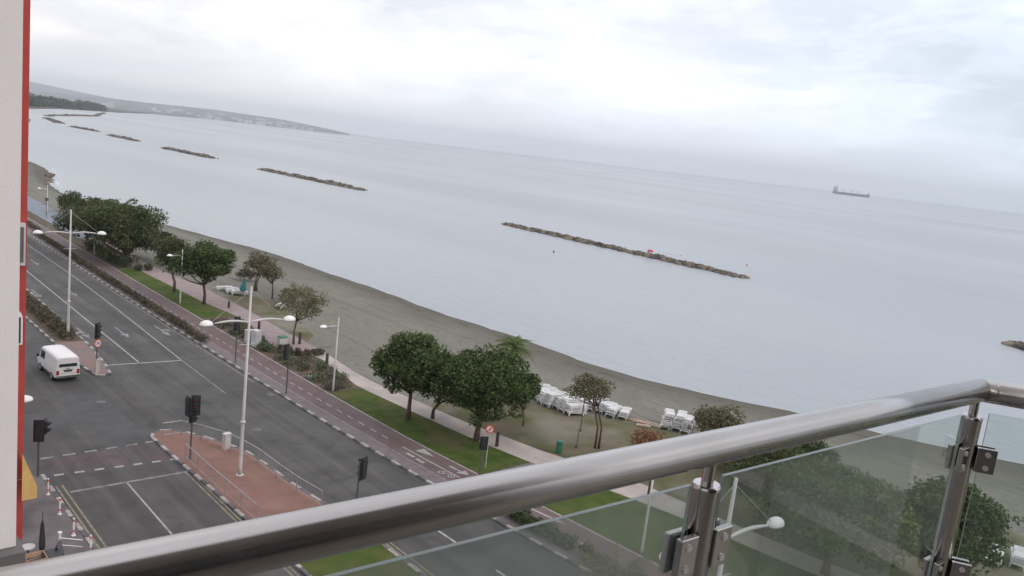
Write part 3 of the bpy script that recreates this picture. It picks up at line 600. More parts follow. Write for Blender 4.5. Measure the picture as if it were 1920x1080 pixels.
T((46.0,86.8),(46.0,86.8,1.0),1.4,.8,'hedge','low dark brown bush on the sand under the sparse trees',cat='bush',count=1500,size=.2,name='bush',tr=.05)
T((46.5,101),(46.5,101,.9),1.5,.7,'hedge','low reddish bush on the sand behind the round green tree',cat='bush',count=1200,size=.2,name='bush',tr=.05)
T((37.5,69.6),(37.7,69.5,4.2),2.7,1.8,'leaf_tan','bare looking tan tree with an upright forked trunk in the planter',count=3200,size=.2,nl=26,lr=.3,tr=.10)
T((35.6,47.3),(35.6,47.3,4.35),2.75,2.05,'leaf_pine','left pine of the lawn group with a leaning forked trunk',count=10500,size=.25,nl=26,lr=.33,bark='barkred',tr=.15)
T((37.4,46.6),(37.5,45.6,3.7),2.3,2.1,'leaf_pine','smaller dark pine squeezed between the two big pines on the lawn',count=4200,size=.25,bark='barkred',tr=.12)
T((37.6,41.5),(37.7,41.3,4.35),3.2,2.35,'leaf_pine','widest pine of the lawn group behind the round road sign',count=13500,size=.25,nl=30,lr=.32,bark='barkred',tr=.2)
T((43.1,42.3),(42.9,42.5,2.9),1.1,1.5,'leaf_pine','slim green tree on the dry grass at the right of the pines',count=2800,size=.22,tr=.06)
T((44.9,36.3),(44.4,37.1,4.35),2.05,1.0,'leaf_olive','thin olive tree with bare stems in front of the white lounger heap',count=3000,size=.17,tr=.07,trunks=2,bark='barkred')
T((52.3,30.4),(52.2,30.7,2.4),2.2,1.6,'leaf_olive','bushy olive and green tree right of the crate of white loungers',count=5200,size=.2,trunks=2,tr=.08)
T((41.7,28.7),(41.3,29.2,3.7),1.25,.75,'leaf_red','small tree with orange red leaves half hidden by the handrail',count=900,size=.17,tr=.11,bark='barkred')
T((51.0,26.5),(51.0,26.5,1.7),3.4,1.9,'leaf_bright','dense bright green bushes between handrail and glass',cat='bush',count=9000,size=.24,name='bush',nl=24,lr=.32,tr=.1)
T((57.0,26.0),(56.7,26.2,1.2),2.6,1.3,'hedge_green','dark bush just under the handrail towards the corner post',cat='bush',count=5000,size=.24,name='bush',tr=.08)
T((42.6,17.0),(42.8,17.0,3.6),4.3,2.5,'leaf_bright','broad green tree filling the middle glass panel',count=15000,size=.26,nl=34,lr=.3,tr=.22)
T((47.2,11.5),(47.0,12.3,3.6),3.0,2.4,'leaf_pine','dark green tree seen through the glass beside the corner post',count=9500,size=.25,nl=26,lr=.33,tr=.2)
T((45.8,22.5),(45.8,22.5,3.0),2.6,2.0,'leaf_dark','dark tree seen through the glass behind the broad green one',count=5000,size=.26,nl=20,tr=.15)
T((53.5,16.5),(53.5,16.5,1.4),2.0,1.2,'leaf_dark','low dark bush on the sand left of the corner post',cat='bush',count=2400,size=.24,name='bush',tr=.06)

def palm(loc, h, fl, label, ma='leaf_bright', nf=26, tr=.16, lift=.55):
    root = thing('palm_tree', label, 'palm', loc)
    tb = MB(); tb.tube([(0,0,-.1),(.04,0,h*.5),(0,.05,h)], [tr*1.2, tr, tr*.95], 10); tb.build('trunk', 'bark', root, smooth=True)
    fb = MB()
    for k in range(nf):
        a = 2*math.pi*k/nf*2.4+random.uniform(-.2,.2); el = random.uniform(-.25, 1.15); pts = []
        for i in range(9):
            t_ = i/8; r_ = fl*t_*math.cos(el*(1-.45*t_)); z_ = h+fl*(math.sin(el)*t_-lift*t_*t_)
            pts.append(Vector((r_*math.cos(a), r_*math.sin(a), z_)))
        fb.tube(pts, [.03-.0025*i for i in range(9)], 4)
        for i in range(1, 9):
            d = (pts[i]-pts[i-1]).normalized(); side = d.cross(Vector((0,0,1))).normalized()
            for q in range(4):
                p = pts[i-1].lerp(pts[i], q/4); ll = fl*.30*math.sin(math.pi*min(.97, (i-1+q/4)/8*.85+.15))
                for s_ in (-1, 1):
                    tip = p+side*s_*ll*.85+d*ll*.55+Vector((0,0,-ll*.35)); fb.add([p-d*.03, p+d*.03, tip], [(0,1,2)])
    fb.build('crown', ma, root)
    return root
palm((45.6,47.0,-.02), 5.0, 2.0, 'fan palm rising behind the widest pine on the lawn')
palm((26.5,19.2,-.1+.1), 3.0, 2.5, 'long fronded palm behind the glass at the bottom of the picture', 'leaf_olive', nf=18, tr=.14, lift=.35)
palm((42.2,152.7,-.02), 4.0, 1.7, 'dark feathery palm top standing above the far trees', 'leaf_dark', nf=26, lift=.5)

# ------------------------------------------------------------------ street lamps
def double_lamp(loc, label, H=11.6, za=9.5, arm=2.35, yaw=0.0):
    root = thing('street_lamp', label, 'street lamp', loc, yaw, 'tall double armed white street lamps')
    b = MB(); b.tube([(0,0,0),(0,0,.6),(0,0,3),(0,0,H)], [.13,.12,.10,.06], 12); b.lathe([(.24,0),(.24,.03)], n=12); b.lathe([(.16,0),(.16,.10),(.13,.14)], (0,0,3.3), 12)
    b.build('pole', 'lampwhite', root, smooth=True)
    for s_ in (-1, 1):
        b = MB(); pts = []; rad = []
        for i in range(9):
            t_ = i/8; pts.append((s_*(.05+arm*.86*t_), 0, za+.10*math.sin(t_*math.pi)+.03*t_)); rad.append(.045+.028*math.sin(t_*math.pi))
        b.tube(pts, rad, 8); b.build('arm', 'lampwhite', root, smooth=True)
        b = MB(); cx = s_*(arm+.18)
        b.lathe([(.10,-.02),(.39,-.02),(.40,.03),(.36,.12),(.27,.20),(.14,.26),(.02,.28)], (cx,0,za-.03), 18, sq=(1.0,.62)); hd = b.build('lamp_head', 'lamphead', root, smooth=True)
        b = MB(); b.lathe([(.30,-.06),(.33,-.022)], (cx,0,za-.03), 16, sq=(1.0,.6)); b.build('lens', 'cabwhite', hd)
        b = MB(); b.tube([(s_*.07,0,H-.25),(s_*(arm-.15),0,za+.16)], .016, 5); b.build('stay_cable', 'steelgrey', root)
    b = MB(); b.tube([(-.55,0,za-1.35),(.55,0,za-1.35)], .02, 6); b.build('banner_bracket', 'steelgrey', root)
    return root
double_lamp((19.4,77.3,-.01), 'tall white double armed lamp rising out of the reddish median hedge')
double_lamp((20.4,43.3,0), 'tall white double armed lamp on the brick paved traffic island')
double_lamp((22.5,12.3,-.004), 'tall white double armed lamp seen through the glass panels', arm=2.5, yaw=R(-6))
def single_lamp(loc, label, H=6.25, z=5.55, arm=1.15):
    root = thing('promenade_lamp', label, 'street lamp', loc, 0, 'small single armed white promenade lamps')
    b = MB(); b.tube([(0,0,0),(0,0,.4),(0,0,H)], [.09,.08,.05], 10); b.build('pole', 'lampwhite', root, smooth=True)
    b = MB(); b.tube([(-.03,0,z-.02),(-arm*.5,0,z+.03),(-arm,0,z)], [.035,.05,.035], 8); b.build('arm', 'lampwhite', root, smooth=True)
    b = MB(); b.lathe([(.08,-.02),(.31,-.02),(.32,.02),(.27,.11),(.14,.18),(.02,.20)], (-arm-.2,0,z-.02), 16, sq=(1,.7)); b.build('lamp_head', 'lamphead', root, smooth=True)
    b = MB(); b.tube([(-.03,0,H-.08),(-arm+.1,0,z+.1)], .011, 5); b.build('stay_cable', 'steelgrey', root)
    return root
single_lamp((33.6,55.2,0), 'small white single lamp at the end of the shrub bed left of the pines')
single_lamp((33.4,88.4,0), 'small white single lamp on the lawn between two round green trees')
single_lamp((35.0,24.0,0), 'small white lamp pole on the lawn seen under the handrail')
single_lamp((33.6,121.5,0), 'small white lamp head showing against the dark big tree')
single_lamp((37.6,165.6,0), 'farthest small white lamp near the bend of the beach', H=5.2, z=4.5)
single_lamp((11.0,45.2,0), 'white lamp head poking out from behind the red building edge', H=6.4, z=5.9, arm=.75) if False else None
root = thing('street_lamp', 'white lamp head poking out from behind the red building edge', 'street lamp', (8.4,49.5,0), 0)
b = MB(); b.tube([(0,0,-.1),(0,0,6.6)], [.09,.055], 10); b.build('pole', 'lampwhite', root, smooth=True)
b = MB(); b.tube([(0,0,5.0),(.6,-1.5,5.15),(1.15,-2.4,5.05)], [.05,.05,.04], 8); b.build('arm', 'lampwhite', root, smooth=True)
b = MB(); b.lathe([(.1,-.02),(.43,-.02),(.44,.03),(.38,.14),(.18,.24),(.02,.26)], (1.3,-2.7,5.0), 16, sq=(1,.8)); b.build('lamp_head', 'lamphead', root, smooth=True)

# ------------------------------------------------------------------ traffic lights
def signal_head(root, c, ang, lens=True, n=3, s=.36):
    """head with n lamps facing direction ang (0 = towards -Y)"""
    h = MB(); hh = n*s*1.05/2; fw = Vector((math.sin(ang), -math.cos(ang), 0)); sd_ = Vector((math.cos(ang), math.sin(ang), 0)); c = Vector(c)
    h.obox(c, sd_*.18, fw*.12, (0,0,hh)); h.obox(c-fw*.02, sd_*.27, fw*.012, (0,0,hh+.08))
    for i in range(n):
        zc_ = c.z+(i-(n-1)/2)*s*1.05
        vs = []; fs = []; m_ = 10
        for j in range(m_+1):
            a = math.pi*(j/m_)*1.15-.12
            for e_ in (0, 1): vs.append(c+Vector((0,0,zc_-c.z))+fw*(.11+.20*e_)+sd_*(.125*math.cos(a))+Vector((0,0,.125*math.sin(a))))
        for j in range(m_): fs.append((2*j, 2*j+1, 2*j+3, 2*j+2))
        h.add(vs, fs)
    o = h.build('signal_head', 'black', root)
    for i, lm in enumerate(('greenlens','amberlens','redlens')[:n]):
        zc_ = c.z+(i-(n-1)/2)*s*1.05; q = MB(); p0 = Vector((c.x, c.y, zc_))+fw*.105; q.tube([p0, p0+fw*.02], .10, 12); q.build('lens', lm, o)
    return o
def traffic_light(loc, H, heads, label, pole='darkpole', extra=None):
    root = thing('traffic_light', label, 'traffic light', loc, 0)
    b = MB(); b.tube([(0,0,0),(0,0,H)], .057, 10); b.lathe([(.07,0),(.07,.02),(.02,.05)], (0,0,H), 10); b.lathe([(.13,0),(.12,.03)], n=10); b.build('pole', pole, root, smooth=False)
    for c, a, n in heads: signal_head(root, c, a, n=n)
    return root
t = traffic_light((18.7,66.2,0), 3.5, [((0,-.05,3.45),R(35),3)], 'traffic light with a thirty speed sign on the tip of the median by the van')
sg = MB(); fw = Vector((.45,-.89,0)).normalized(); pc = Vector((.02,-.12,2.45)); sg.tube([pc, pc+fw*.02], .34, 28); so = sg.build('sign_plate', 'signred', t)
sg = MB(); sg.tube([pc+fw*.02, pc+fw*.026], .25, 28); sg.build('sign_face', 'signwhite', so)
def text_mesh(txt, size, name, ma, parent, loc, rot, ext=.004):
    cu = bpy.data.curves.new('t', 'FONT'); cu.body = txt; cu.size = size; cu.extrude = ext; cu.align_x = 'CENTER'; cu.align_y = 'CENTER'; cu.offset = size*.02
    to = bpy.data.objects.new('t', cu); COL.objects.link(to); bpy.context.view_layer.update()
    me = bpy.data.meshes.new_from_object(to.evaluated_get(bpy.context.evaluated_depsgraph_get())); bpy.data.objects.remove(to)
    me.materials.clear(); me.materials.append(M[ma]); o = bpy.data.objects.new(name, me); COL.objects.link(o); o.parent = parent; o.location = loc; o.rotation_euler = rot; return o
text_mesh('30', .34, 'numerals', 'signblack', so, pc+fw*.03, (R(90), 0, math.atan2(fw.x, -fw.y)))
for (zz, mm) in ((1.0,'cabinet'),):
    q = MB(); q.box((-.10,-.16,0),(.20,.12,1.05)); q.box((-.08,-.14,1.06),(.18,.10,1.12)); q.build('control_box', 'cabinet', t)
traffic_light((18.8,46.9,0), 3.85, [((.16,-.05,3.45),R(-20),3), ((-.25,.05,3.4),R(100),3), ((0,-.1,2.65),R(20),1)], 'traffic light with two signal heads at the corner of the brick island')
traffic_light((10.7,48.0,0), 3.3, [((-.02,-.1,2.75),R(160),3), ((.32,.12,2.85),R(60),2)], 'traffic light at the pavement corner beside the yellow awning')
traffic_light((29.95,56.2,0), 4.0, [((-.24,0,3.45),R(200),3)], 'traffic light on the kerb right of the tall island lamp', )
traffic_light((29.8,65.5,0), 3.95, [((-.02,.05,3.5),R(180),3)], 'traffic light on the kerb directly left of the tall island lamp')
traffic_light((33.5,36.3,0), 2.75, [((0,-.08,2.35),R(150),2)], 'traffic light at the end of the lawn beside the round sign')
traffic_light((22.7,34.0,0), 3.9, [((.24,0,3.5),R(200),3)], 'traffic light standing alone just above the handrail')

# ------------------------------------------------------------------ pedestrian barriers
def barrier(pts, label, h=1.0):
    root = thing('guard_rail', label, 'guard rail', (pts[0][0], pts[0][1], 0), 0, 'pedestrian guard rails of the brick island')
    P_ = [Vector((p[0]-pts[0][0], p[1]-pts[0][1], 0)) for p in pts]
    b = MB(); b.tube([p+Vector((0,0,h)) for p in P_], .030, 6); b.build('top_rail', 'steelgrey', root)
    b = MB(); b.tube([p+Vector((0,0,.18)) for p in P_], .018, 6); b.build('bottom_rail', 'steelgrey', root)
    w_ = MB()
    for a, c in zip(P_[:-1], P_[1:]):
        n = max(1, int((c-a).length/.16))
        for i in range(n):
            q = a.lerp(c, i/n); w_.tube([q+Vector((0,0,.18)), q+Vector((0,0,h))], .0055, 4, cap=False)
    w_.build('bars', 'steelgrey', root)
    for p in P_:
        b = MB(); b.tube([p, p+Vector((0,0,h))], .026, 6); b.build('post', 'steelgrey', root)
    return root
barrier([(18.5,47.0),(18.5,45.0),(18.5,43.0),(18.55,41.1),(18.6,39.1),(18.65,37.2)], 'straight grey guard rail along the near side of the brick island')
barrier([(18.5,50.9),(19.7,50.9),(20.5,49.6),(21.3,48.0),(21.8,46.2),(22.05,44.3),(22.1,42),(22.2,39.6),(22.5,37.2)], 'curved grey guard rail along the far side of the brick island')

# ------------------------------------------------------------------ cabinets, bollards, signs, bins
r0 = thing('utility_cabinet', 'small beige cabinet standing on the brick island by the curved rail', 'cabinet', (21.3,47.4,0), R(12))
b = MB(); b.box((-.22,-.16,0),(.22,.16,1.02)); b.build('body', 'cabinet', r0); b = MB(); b.box((-.25,-.19,1.022),(.25,.19,1.08)); b.build('lid', 'cabwhite', r0); b = MB(); b.box((-.19,-.172,.08),(.19,-.163,.98)); b.build('door', 'cabwhite', r0)
for k, (x, y, w_, h_, lb) in enumerate(((33.6,71.3,.5,1.25,'lower pale grey electrical cabinet left of the taller one beside the cycle track'),(33.75,70.2,.62,1.5,'taller pale grey electrical cabinet beside the cycle track behind the island lamp'))):
    r0 = thing('electrical_cabinet', lb, 'cabinet', (x,y,0), R(8))
    b = MB(); b.box((-.3,-w_,0),(.3,w_*.4,h_)); b.build('body', 'cabwhite', r0); b = MB(); b.box((-.34,-w_-.04,h_+.002),(.34,w_*.4+.04,h_+.06)); b.build('lid', 'cabwhite', r0)
    b = MB(); b.box((-.27,-w_-.012,.1),(-.01,-w_-.003,h_-.08)); b.box((.01,-w_-.012,.1),(.27,-w_-.003,h_-.08)); b.build('door', 'cabwhite', r0)
for x, y, h_, lb in ((38.2,39.9,1.05,'dark square bollard right of the round sign at the path edge'),(37.1,62.4,1.0,'dark brown post between planter hedge and small lamp at the path edge'),(38.1,69.5,1.15,'dark brown post right of the tan tree trunk'),(37.8,85.6,.8,'small dark post by the lounger heap under the round tree'),(36.6,75.4,.95,'dark brown post just right of the tall island lamp at the promenade')):
    r0 = thing('bollard', lb, 'bollard', (x,y,0), R(20)); b = MB(); b.box((-.1,-.1,0),(.1,.1,h_), taper=.012); b.build('post', 'bollard', r0)
    b = MB(); b.box((-.085,-.085,h_+.002),(.085,.085,h_+.035), taper=.03); b.build('cap', 'bollard', r0)
r0 = thing('road_sign', 'round red and white sign on a thin pale pole in the lawn', 'sign', (34.9,37.3,0), R(-38))
b = MB(); b.tube([(0,0,0),(0,0,2.95)], .03, 8); b.build('pole', 'cabinet', r0)
b = MB(); b.tube([(0,-.05,2.72),(0,-.03,2.72)], .30, 24); sp = b.build('sign_plate', 'signred', r0)
b = MB(); b.tube([(0,-.056,2.72),(0,-.051,2.72)], .21, 24); b.build('sign_face', 'signwhite', sp)
b = MB(); b.obox((0,-.06,2.72), Vector((.15,0,.15)), (0,.003,0), Vector((.028,0,-.028))); b.obox((.02,-.060,2.70),(.028,0,0),(0,.0015,0),(0,0,.13)); b.build('symbol', ['signred'], sp)
r0 = thing('litter_bin', 'green litter bin on the dry grass at the edge of the path', 'bin', (41.6,36.9,0))
b = MB(); b.lathe([(.20,0),(.21,.05),(.24,.82),(.25,.84)], n=16); b.build('body', 'binGreen', r0); b = MB(); b.lathe([(.26,.842),(.26,.88),(.12,.93)], n=16); b.build('rim', 'binGreen', r0)
r0 = thing('litter_bin', 'green topped bin in the planter left of the tan tree', 'bin', (36.3,69.6,0))
b = MB(); b.box((-.4,-.3,0),(.4,.3,.75), taper=-.03); b.build('body', 'cabwhite', r0); b = MB(); b.box((-.42,-.36,.752),(.45,.36,.92), taper=.1); b.build('lid', 'binGreen', r0)
for k, (x, y, lb) in enumerate(((10.6,45.4,'farthest white and red plastic delineator post on the left kerb'),(10.55,42.8,'second white and red delineator post from the junction on the left kerb'),(10.55,40.2,'third white and red delineator post from the junction on the left kerb'),(10.75,38.1,'nearest white delineator post just above the handrail at the left kerb'))):
    r0 = thing('delineator_post', lb, 'post', (x,y,0), 0, 'white delineator posts along the left kerb')
    b = MB(); b.tube([(0,0,0),(0,0,.92)], .045, 10); b.lathe([(.11,0),(.10,.03)], n=10); b.build('post', 'signwhite', r0)
    b = MB(); b.tube([(0,0,.74),(0,0,.86)], .048, 10, cap=False); b.tube([(0,0,.2),(0,0,.3)], .048, 10, cap=False); b.build('band', 'signred', r0)
r0 = thing('white_gate', 'small white pole with a sloping bar on the pavement above the handrail', 'gate', (9.55,38.6,0), 0)
b = MB(); b.tube([(0,0,0),(0,0,1.15)], .055, 10); b.lathe([(.10,0),(.10,.06)], (0,0,1.1), 10); b.build('post', 'signwhite', r0)
b = MB(); b.tube([(.03,0,.85),(1.0,.1,.45)], .022, 6); b.tube([(.03,0,.5),(1.0,.1,.1)], .018, 6); b.build('bar', 'signwhite', r0)
b = MB(); b.tube([(0,0,0),(0,0,3.4)], .05, 8); r0 = thing('sign_post', 'thin dark post at the far bend of the cycle track', 'post', (36.2,160,0)); b.build('pole', 'darkpole', r0)
b = MB(); b.box((-.3,-.03,2.9),(.3,.03,3.5)); b.build('panel', 'darkpole', r0)

# ------------------------------------------------------------------ sun loungers
def lounger_mesh():
    b = MB(); W, LN = .33, .95
    for s_ in (-1, 1): b.box((-LN, s_*W-.025, .24), (LN, s_*W+.025, .30))
    for i in range(11):
        x = -LN+.02+i*.175; z = .305 if i < 8 else .305
        b.box((x, -W+.03, z-.02), (x+.105, W-.03, z+.012))
    for x in (-.78, .62):
        for s_ in (-1, 1): b.add([(x-.04,s_*W-.02,.24),(x+.04,s_*W-.02,.24),(x+.04,s_*W+.02,.24),(x-.04,s_*W+.02,.24),(x-.06,s_*(W+.05)-.02,0),(x+.02,s_*(W+.05)-.02,0),(x+.02,s_*(W+.05)+.02,0),(x-.06,s_*(W+.05)+.02,0)], [(0,1,2,3),(7,6,5,4),(0,4,5,1),(1,5,6,2),(2,6,7,3),(3,7,4,0)])
    for s_ in (-1, 1): b.box((.0,s_*W-.03,.30), (.5,s_*W+.03,.36))
    return b
lm = lounger_mesh()
first = [None]
def lounger(x, y, z, rz, tilt, label, group):
    if first[0] is None: o = lm.build('sun_lounger', 'plastic'); first[0] = o
    else: o = first[0].copy(); COL.objects.link(o)
    o.location = (x, y, z); o.rotation_euler = (0, tilt, rz); return tag(o, label, 'sun lounger', group)
ORD = ['first','second','third','fourth','fifth','sixth','seventh','eighth','ninth','tenth']
def heap(A, B, ns, hs, rz, label, group, z=-.03, pitch=.125):
    for i in range(ns):
        t_ = i/(ns-1) if ns > 1 else 0; x = A[0]+(B[0]-A[0])*t_; y = A[1]+(B[1]-A[1])*t_
        nk = hs-(i % 2 == 0 and i > 0)+random.choice((0,0,-1))
        jx, jr, jt = random.uniform(-.3,.3), random.uniform(-.14,.14), random.uniform(.0,.09)
        for k in range(nk):
            lb_ = label.replace('LEVEL', 'topmost' if k == nk-1 else 'lowest' if k == 0 else ORD[nk-1-k]+' down').replace('STACK', ORD[i])
            lounger(x+k*.05+random.uniform(-.07,.07)+jx, y+random.uniform(-.06,.06), z+k*pitch, rz+jr+random.uniform(-.09,.09), jt+random.uniform(-.03,.03), lb_, group)
heap((49.4,47.2),(49.0,42.4), 7, 8, R(-14), 'white sun lounger, LEVEL in the STACK stack of the largest heap', 'loungers of the largest heap')
heap((52.0,42.9),(52.6,40.1), 5, 6, R(20), 'white sun lounger, LEVEL in the STACK stack of the heap behind the planks', 'loungers of the right heap')
heap((54.6,36.9),(55.1,35.4), 3, 9, R(30), 'white sun lounger, LEVEL in the STACK pile of the separate block on sand', 'loungers of the separate stack')
heap((41.4,95.0),(41.9,92.2), 4, 4, R(-10), 'white sun lounger, LEVEL in the STACK stack of the heap by the teal parasol', 'loungers of the far heap')
heap((54.2,11.9),(55.0,10.9), 2, 5, R(20), 'white sun lounger, LEVEL in the STACK stack seen through the right glass', 'loungers seen through the glass')
heap((43.9,84.6),(44.2,84.0), 1, 3, R(40), 'white sun lounger, LEVEL in the low pile behind the tan tree', 'loungers behind the tan tree')
def parasol(loc, label, ma='teal', tilt=.3):
    r0 = thing('folded_parasol', label, 'parasol', loc); r0.rotation_euler = (tilt, 0, .5)
    b = MB(); b.tube([(0,0,0),(0,0,2.3)], .02, 6); b.build('pole', 'lampwhite', r0)
    b = MB(); b.lathe([(.34,.75),(.40,1.0),(.28,1.5),(.14,2.0),(.03,2.25)], n=9); b.build('canopy', ma, r0)
parasol((41.9,91.6,-.02), 'folded teal parasol beside the far lounger heap', tilt=.2)
pk = 0
for (x, y, rz, ma, lb) in ((52.9,38.9,.5,'woodplank','brown wooden plank nearest the right lounger heap'),(53.5,38.4,.6,'woodplank','brown plank lying between the lounger heap and the white stack'),(53.3,38.0,.62,'boardpale','pale board lying in front of the brown planks on the sand'),(54.0,37.3,.55,'boardpale','pale board touching the separate white stack'),(52.6,37.8,.9,'boardpale','short pale board alone on the dry grass by the planks')):
    b = MB(); L_ = .6 if 'short' in lb else 1.2
    b.box((-L_,-.14,0),(L_,.14,.09)); b.box((-L_*.9,-.1,.092),(L_*.8,.05,.15)); o = b.build('plank', ma, loc=(x,y,-.01+.01*pk), rz=rz-math.pi/2-.2); tag(o, lb, 'plank'); pk += 1
for x, y, h_, lb in ((46.6,39.4,2.6,'thin dark stake left of the thin olive tree'),(43.6,37.0,1.2,'short stake beside the thin olive tree')):
    r0 = thing('stake', lb, 'stake', (x,y,0)); b = MB(); b.tube([(0,0,0),(.03,0,h_)], .04, 6); b.build('pole', 'darkpole', r0); b = MB(); b.lathe([(.12,0),(.09,.2)], n=10); b.build('base', 'darkpole', r0)

# ------------------------------------------------------------------ van
def van(loc, rz):
    root = thing('parked_van', 'white delivery van seen from behind on the left carriageway', 'van', loc, rz)
    secs = [(0.0,.80,1.88,.42),(.06,.85,1.95,.36),(.5,.86,1.99,.32),(2.0,.86,2.0,.32),(3.3,.86,1.98,.32),(3.75,.855,1.93,.32),(4.25,.84,1.35,.32),(4.5,.82,1.08,.34),(4.68,.74,.85,.40)]
    vs = []; fs = []
    for y, hw, tp, zb in secs:
        bl = min(1.05, tp-.12)
        ring = [(hw*.96,zb),(hw,zb+.12),(hw,bl-.1),(hw*.985,bl),(hw*.90,tp-.16),(hw*.84,tp-.06),(hw*.70,tp),(0,tp+.03)]
        ring = ring+[(-x, z) for x, z in ring[-2::-1]]
        vs += [(x, y, z) for x, z in ring]
    n = 15
    for i in range(len(secs)-1):
        for j in range(n-1): fs.append((i*n+j, i*n+j+1, (i+1)*n+j+1, (i+1)*n+j))
        fs.append((i*n+n-1, i*n, (i+1)*n, (i+1)*n+n-1))
    fs += [tuple(range(n-1,-1,-1)), tuple(range(len(vs)-n, len(vs)))]
    b = MB(); b.add(vs, fs); bd = b.build('body', 'vanwhite', root)
    md = bd.modifiers.new('bevel', 'BEVEL'); md.width = .03; md.segments = 2; md.limit_method = 'ANGLE'; md.angle_limit = R(35)
    b = MB(); b.add([(-.64,-.012,1.22),(.64,-.012,1.22),(.57,.015,1.74),(-.57,.015,1.74)], [(0,1,2,3)]); b.add([(-.64,.0,1.22),(.64,.0,1.22),(.57,.03,1.74),(-.57,.03,1.74)], [(3,2,1,0)]); b.build('rear_window', 'carglass', root)
    b = MB(); b.add([(-.66,-.016,1.20),(.66,-.016,1.20),(.66,-.016,1.215),(-.66,-.016,1.215)], [(0,1,2,3)]); b.add([(-.75,-.006,.70),(.75,-.006,.70),(.75,-.006,.715),(-.75,-.006,.715)], [(0,1,2,3)]); b.build('door_seam', 'darkpole', root)
    b = MB(); b.add([(-.67,3.80,1.86),(.67,3.80,1.86),(.74,4.30,1.30),(-.74,4.30,1.30)], [(0,1,2,3)]); b.build('windscreen', 'carglass', root, loc=(0,.02,.02))
    for s_ in (-1, 1):
        b = MB(); b.add([(s_*.852,2.75,1.12),(s_*.852,3.75,1.12),(s_*.80,3.68,1.72),(s_*.80,2.75,1.72)], [(0,1,2,3)]); b.build('side_window', 'carglass', root)
        b = MB(); b.add([(s_*.866,2.70,.45),(s_*.866,2.712,.45),(s_*.815,2.712,1.85),(s_*.815,2.70,1.85)], [(0,1,2,3)]); b.build('door_seam', 'darkpole', root)
        b = MB(); b.box((s_*.68-.06,-.03,.62),(s_*.68+.10*s_+.02,.01,.95)) if s_ > 0 else b.box((-.80,-.03,.62),(-.62,.01,.95)); b.build('tail_light', 'redlens', root)
        b = MB(); b.box((s_*1.02-.08,3.72,1.15),(s_*1.02+.08,3.82,1.38)); b.tube([(s_*.85,3.75,1.2),(s_*1.0,3.76,1.25)], .02, 6); b.build('wing_mirror', 'black', root)
        b = MB(); b.box((s_*.72-.12,4.55,.62),(s_*.72+.12,4.68,.80)); b.build('headlight', 'cabwhite', root)
        for y in (.95, 3.75):
            b = MB(); b.tube([(s_*.66,y,.31),(s_*.875,y,.31)], .31, 20); wh = b.build('wheel', 'tyre', root); b = MB(); b.tube([(s_*.876,y,.31),(s_*.885,y,.31)], .19, 14); b.build('rim', 'steelgrey', wh)
    b = MB(); b.box((-.10,-.03,1.06),(.10,-.006,1.11)); b.build('door_handle', 'darkpole', root)
    b = MB(); b.tube([(.1,-.02,1.24),(.34,-.035,1.50)], .012, 5); b.build('rear_wiper', 'black', root)
    for s_ in (-1, 1):
        b = MB(); b.box((s_*.868-.008,.55,.36),(s_*.868+.008,3.9,.50)); b.build('sill_trim', 'darkpole', root)
        b = MB(); b.box((s_*.872-.006,.3,.98),(s_*.872+.006,2.6,.995)); b.build('side_crease', 'cabwhite', root)
    b = MB(); b.box((-.80,-.09,.36),(.80,.0,.52)); b.build('rear_bumper', 'darkpole', root)
    b = MB(); b.box((-.28,-.022,.82),(.28,-.008,.94)); pl_ = b.build('number_plate', 'signblack', root)
    b = MB(); b.box((-.35,-.024,.96),(.35,-.008,1.0)); b.build('rear_trim', 'darkpole', root)
    return root
van((16.35,64.9,-.1), R(3))

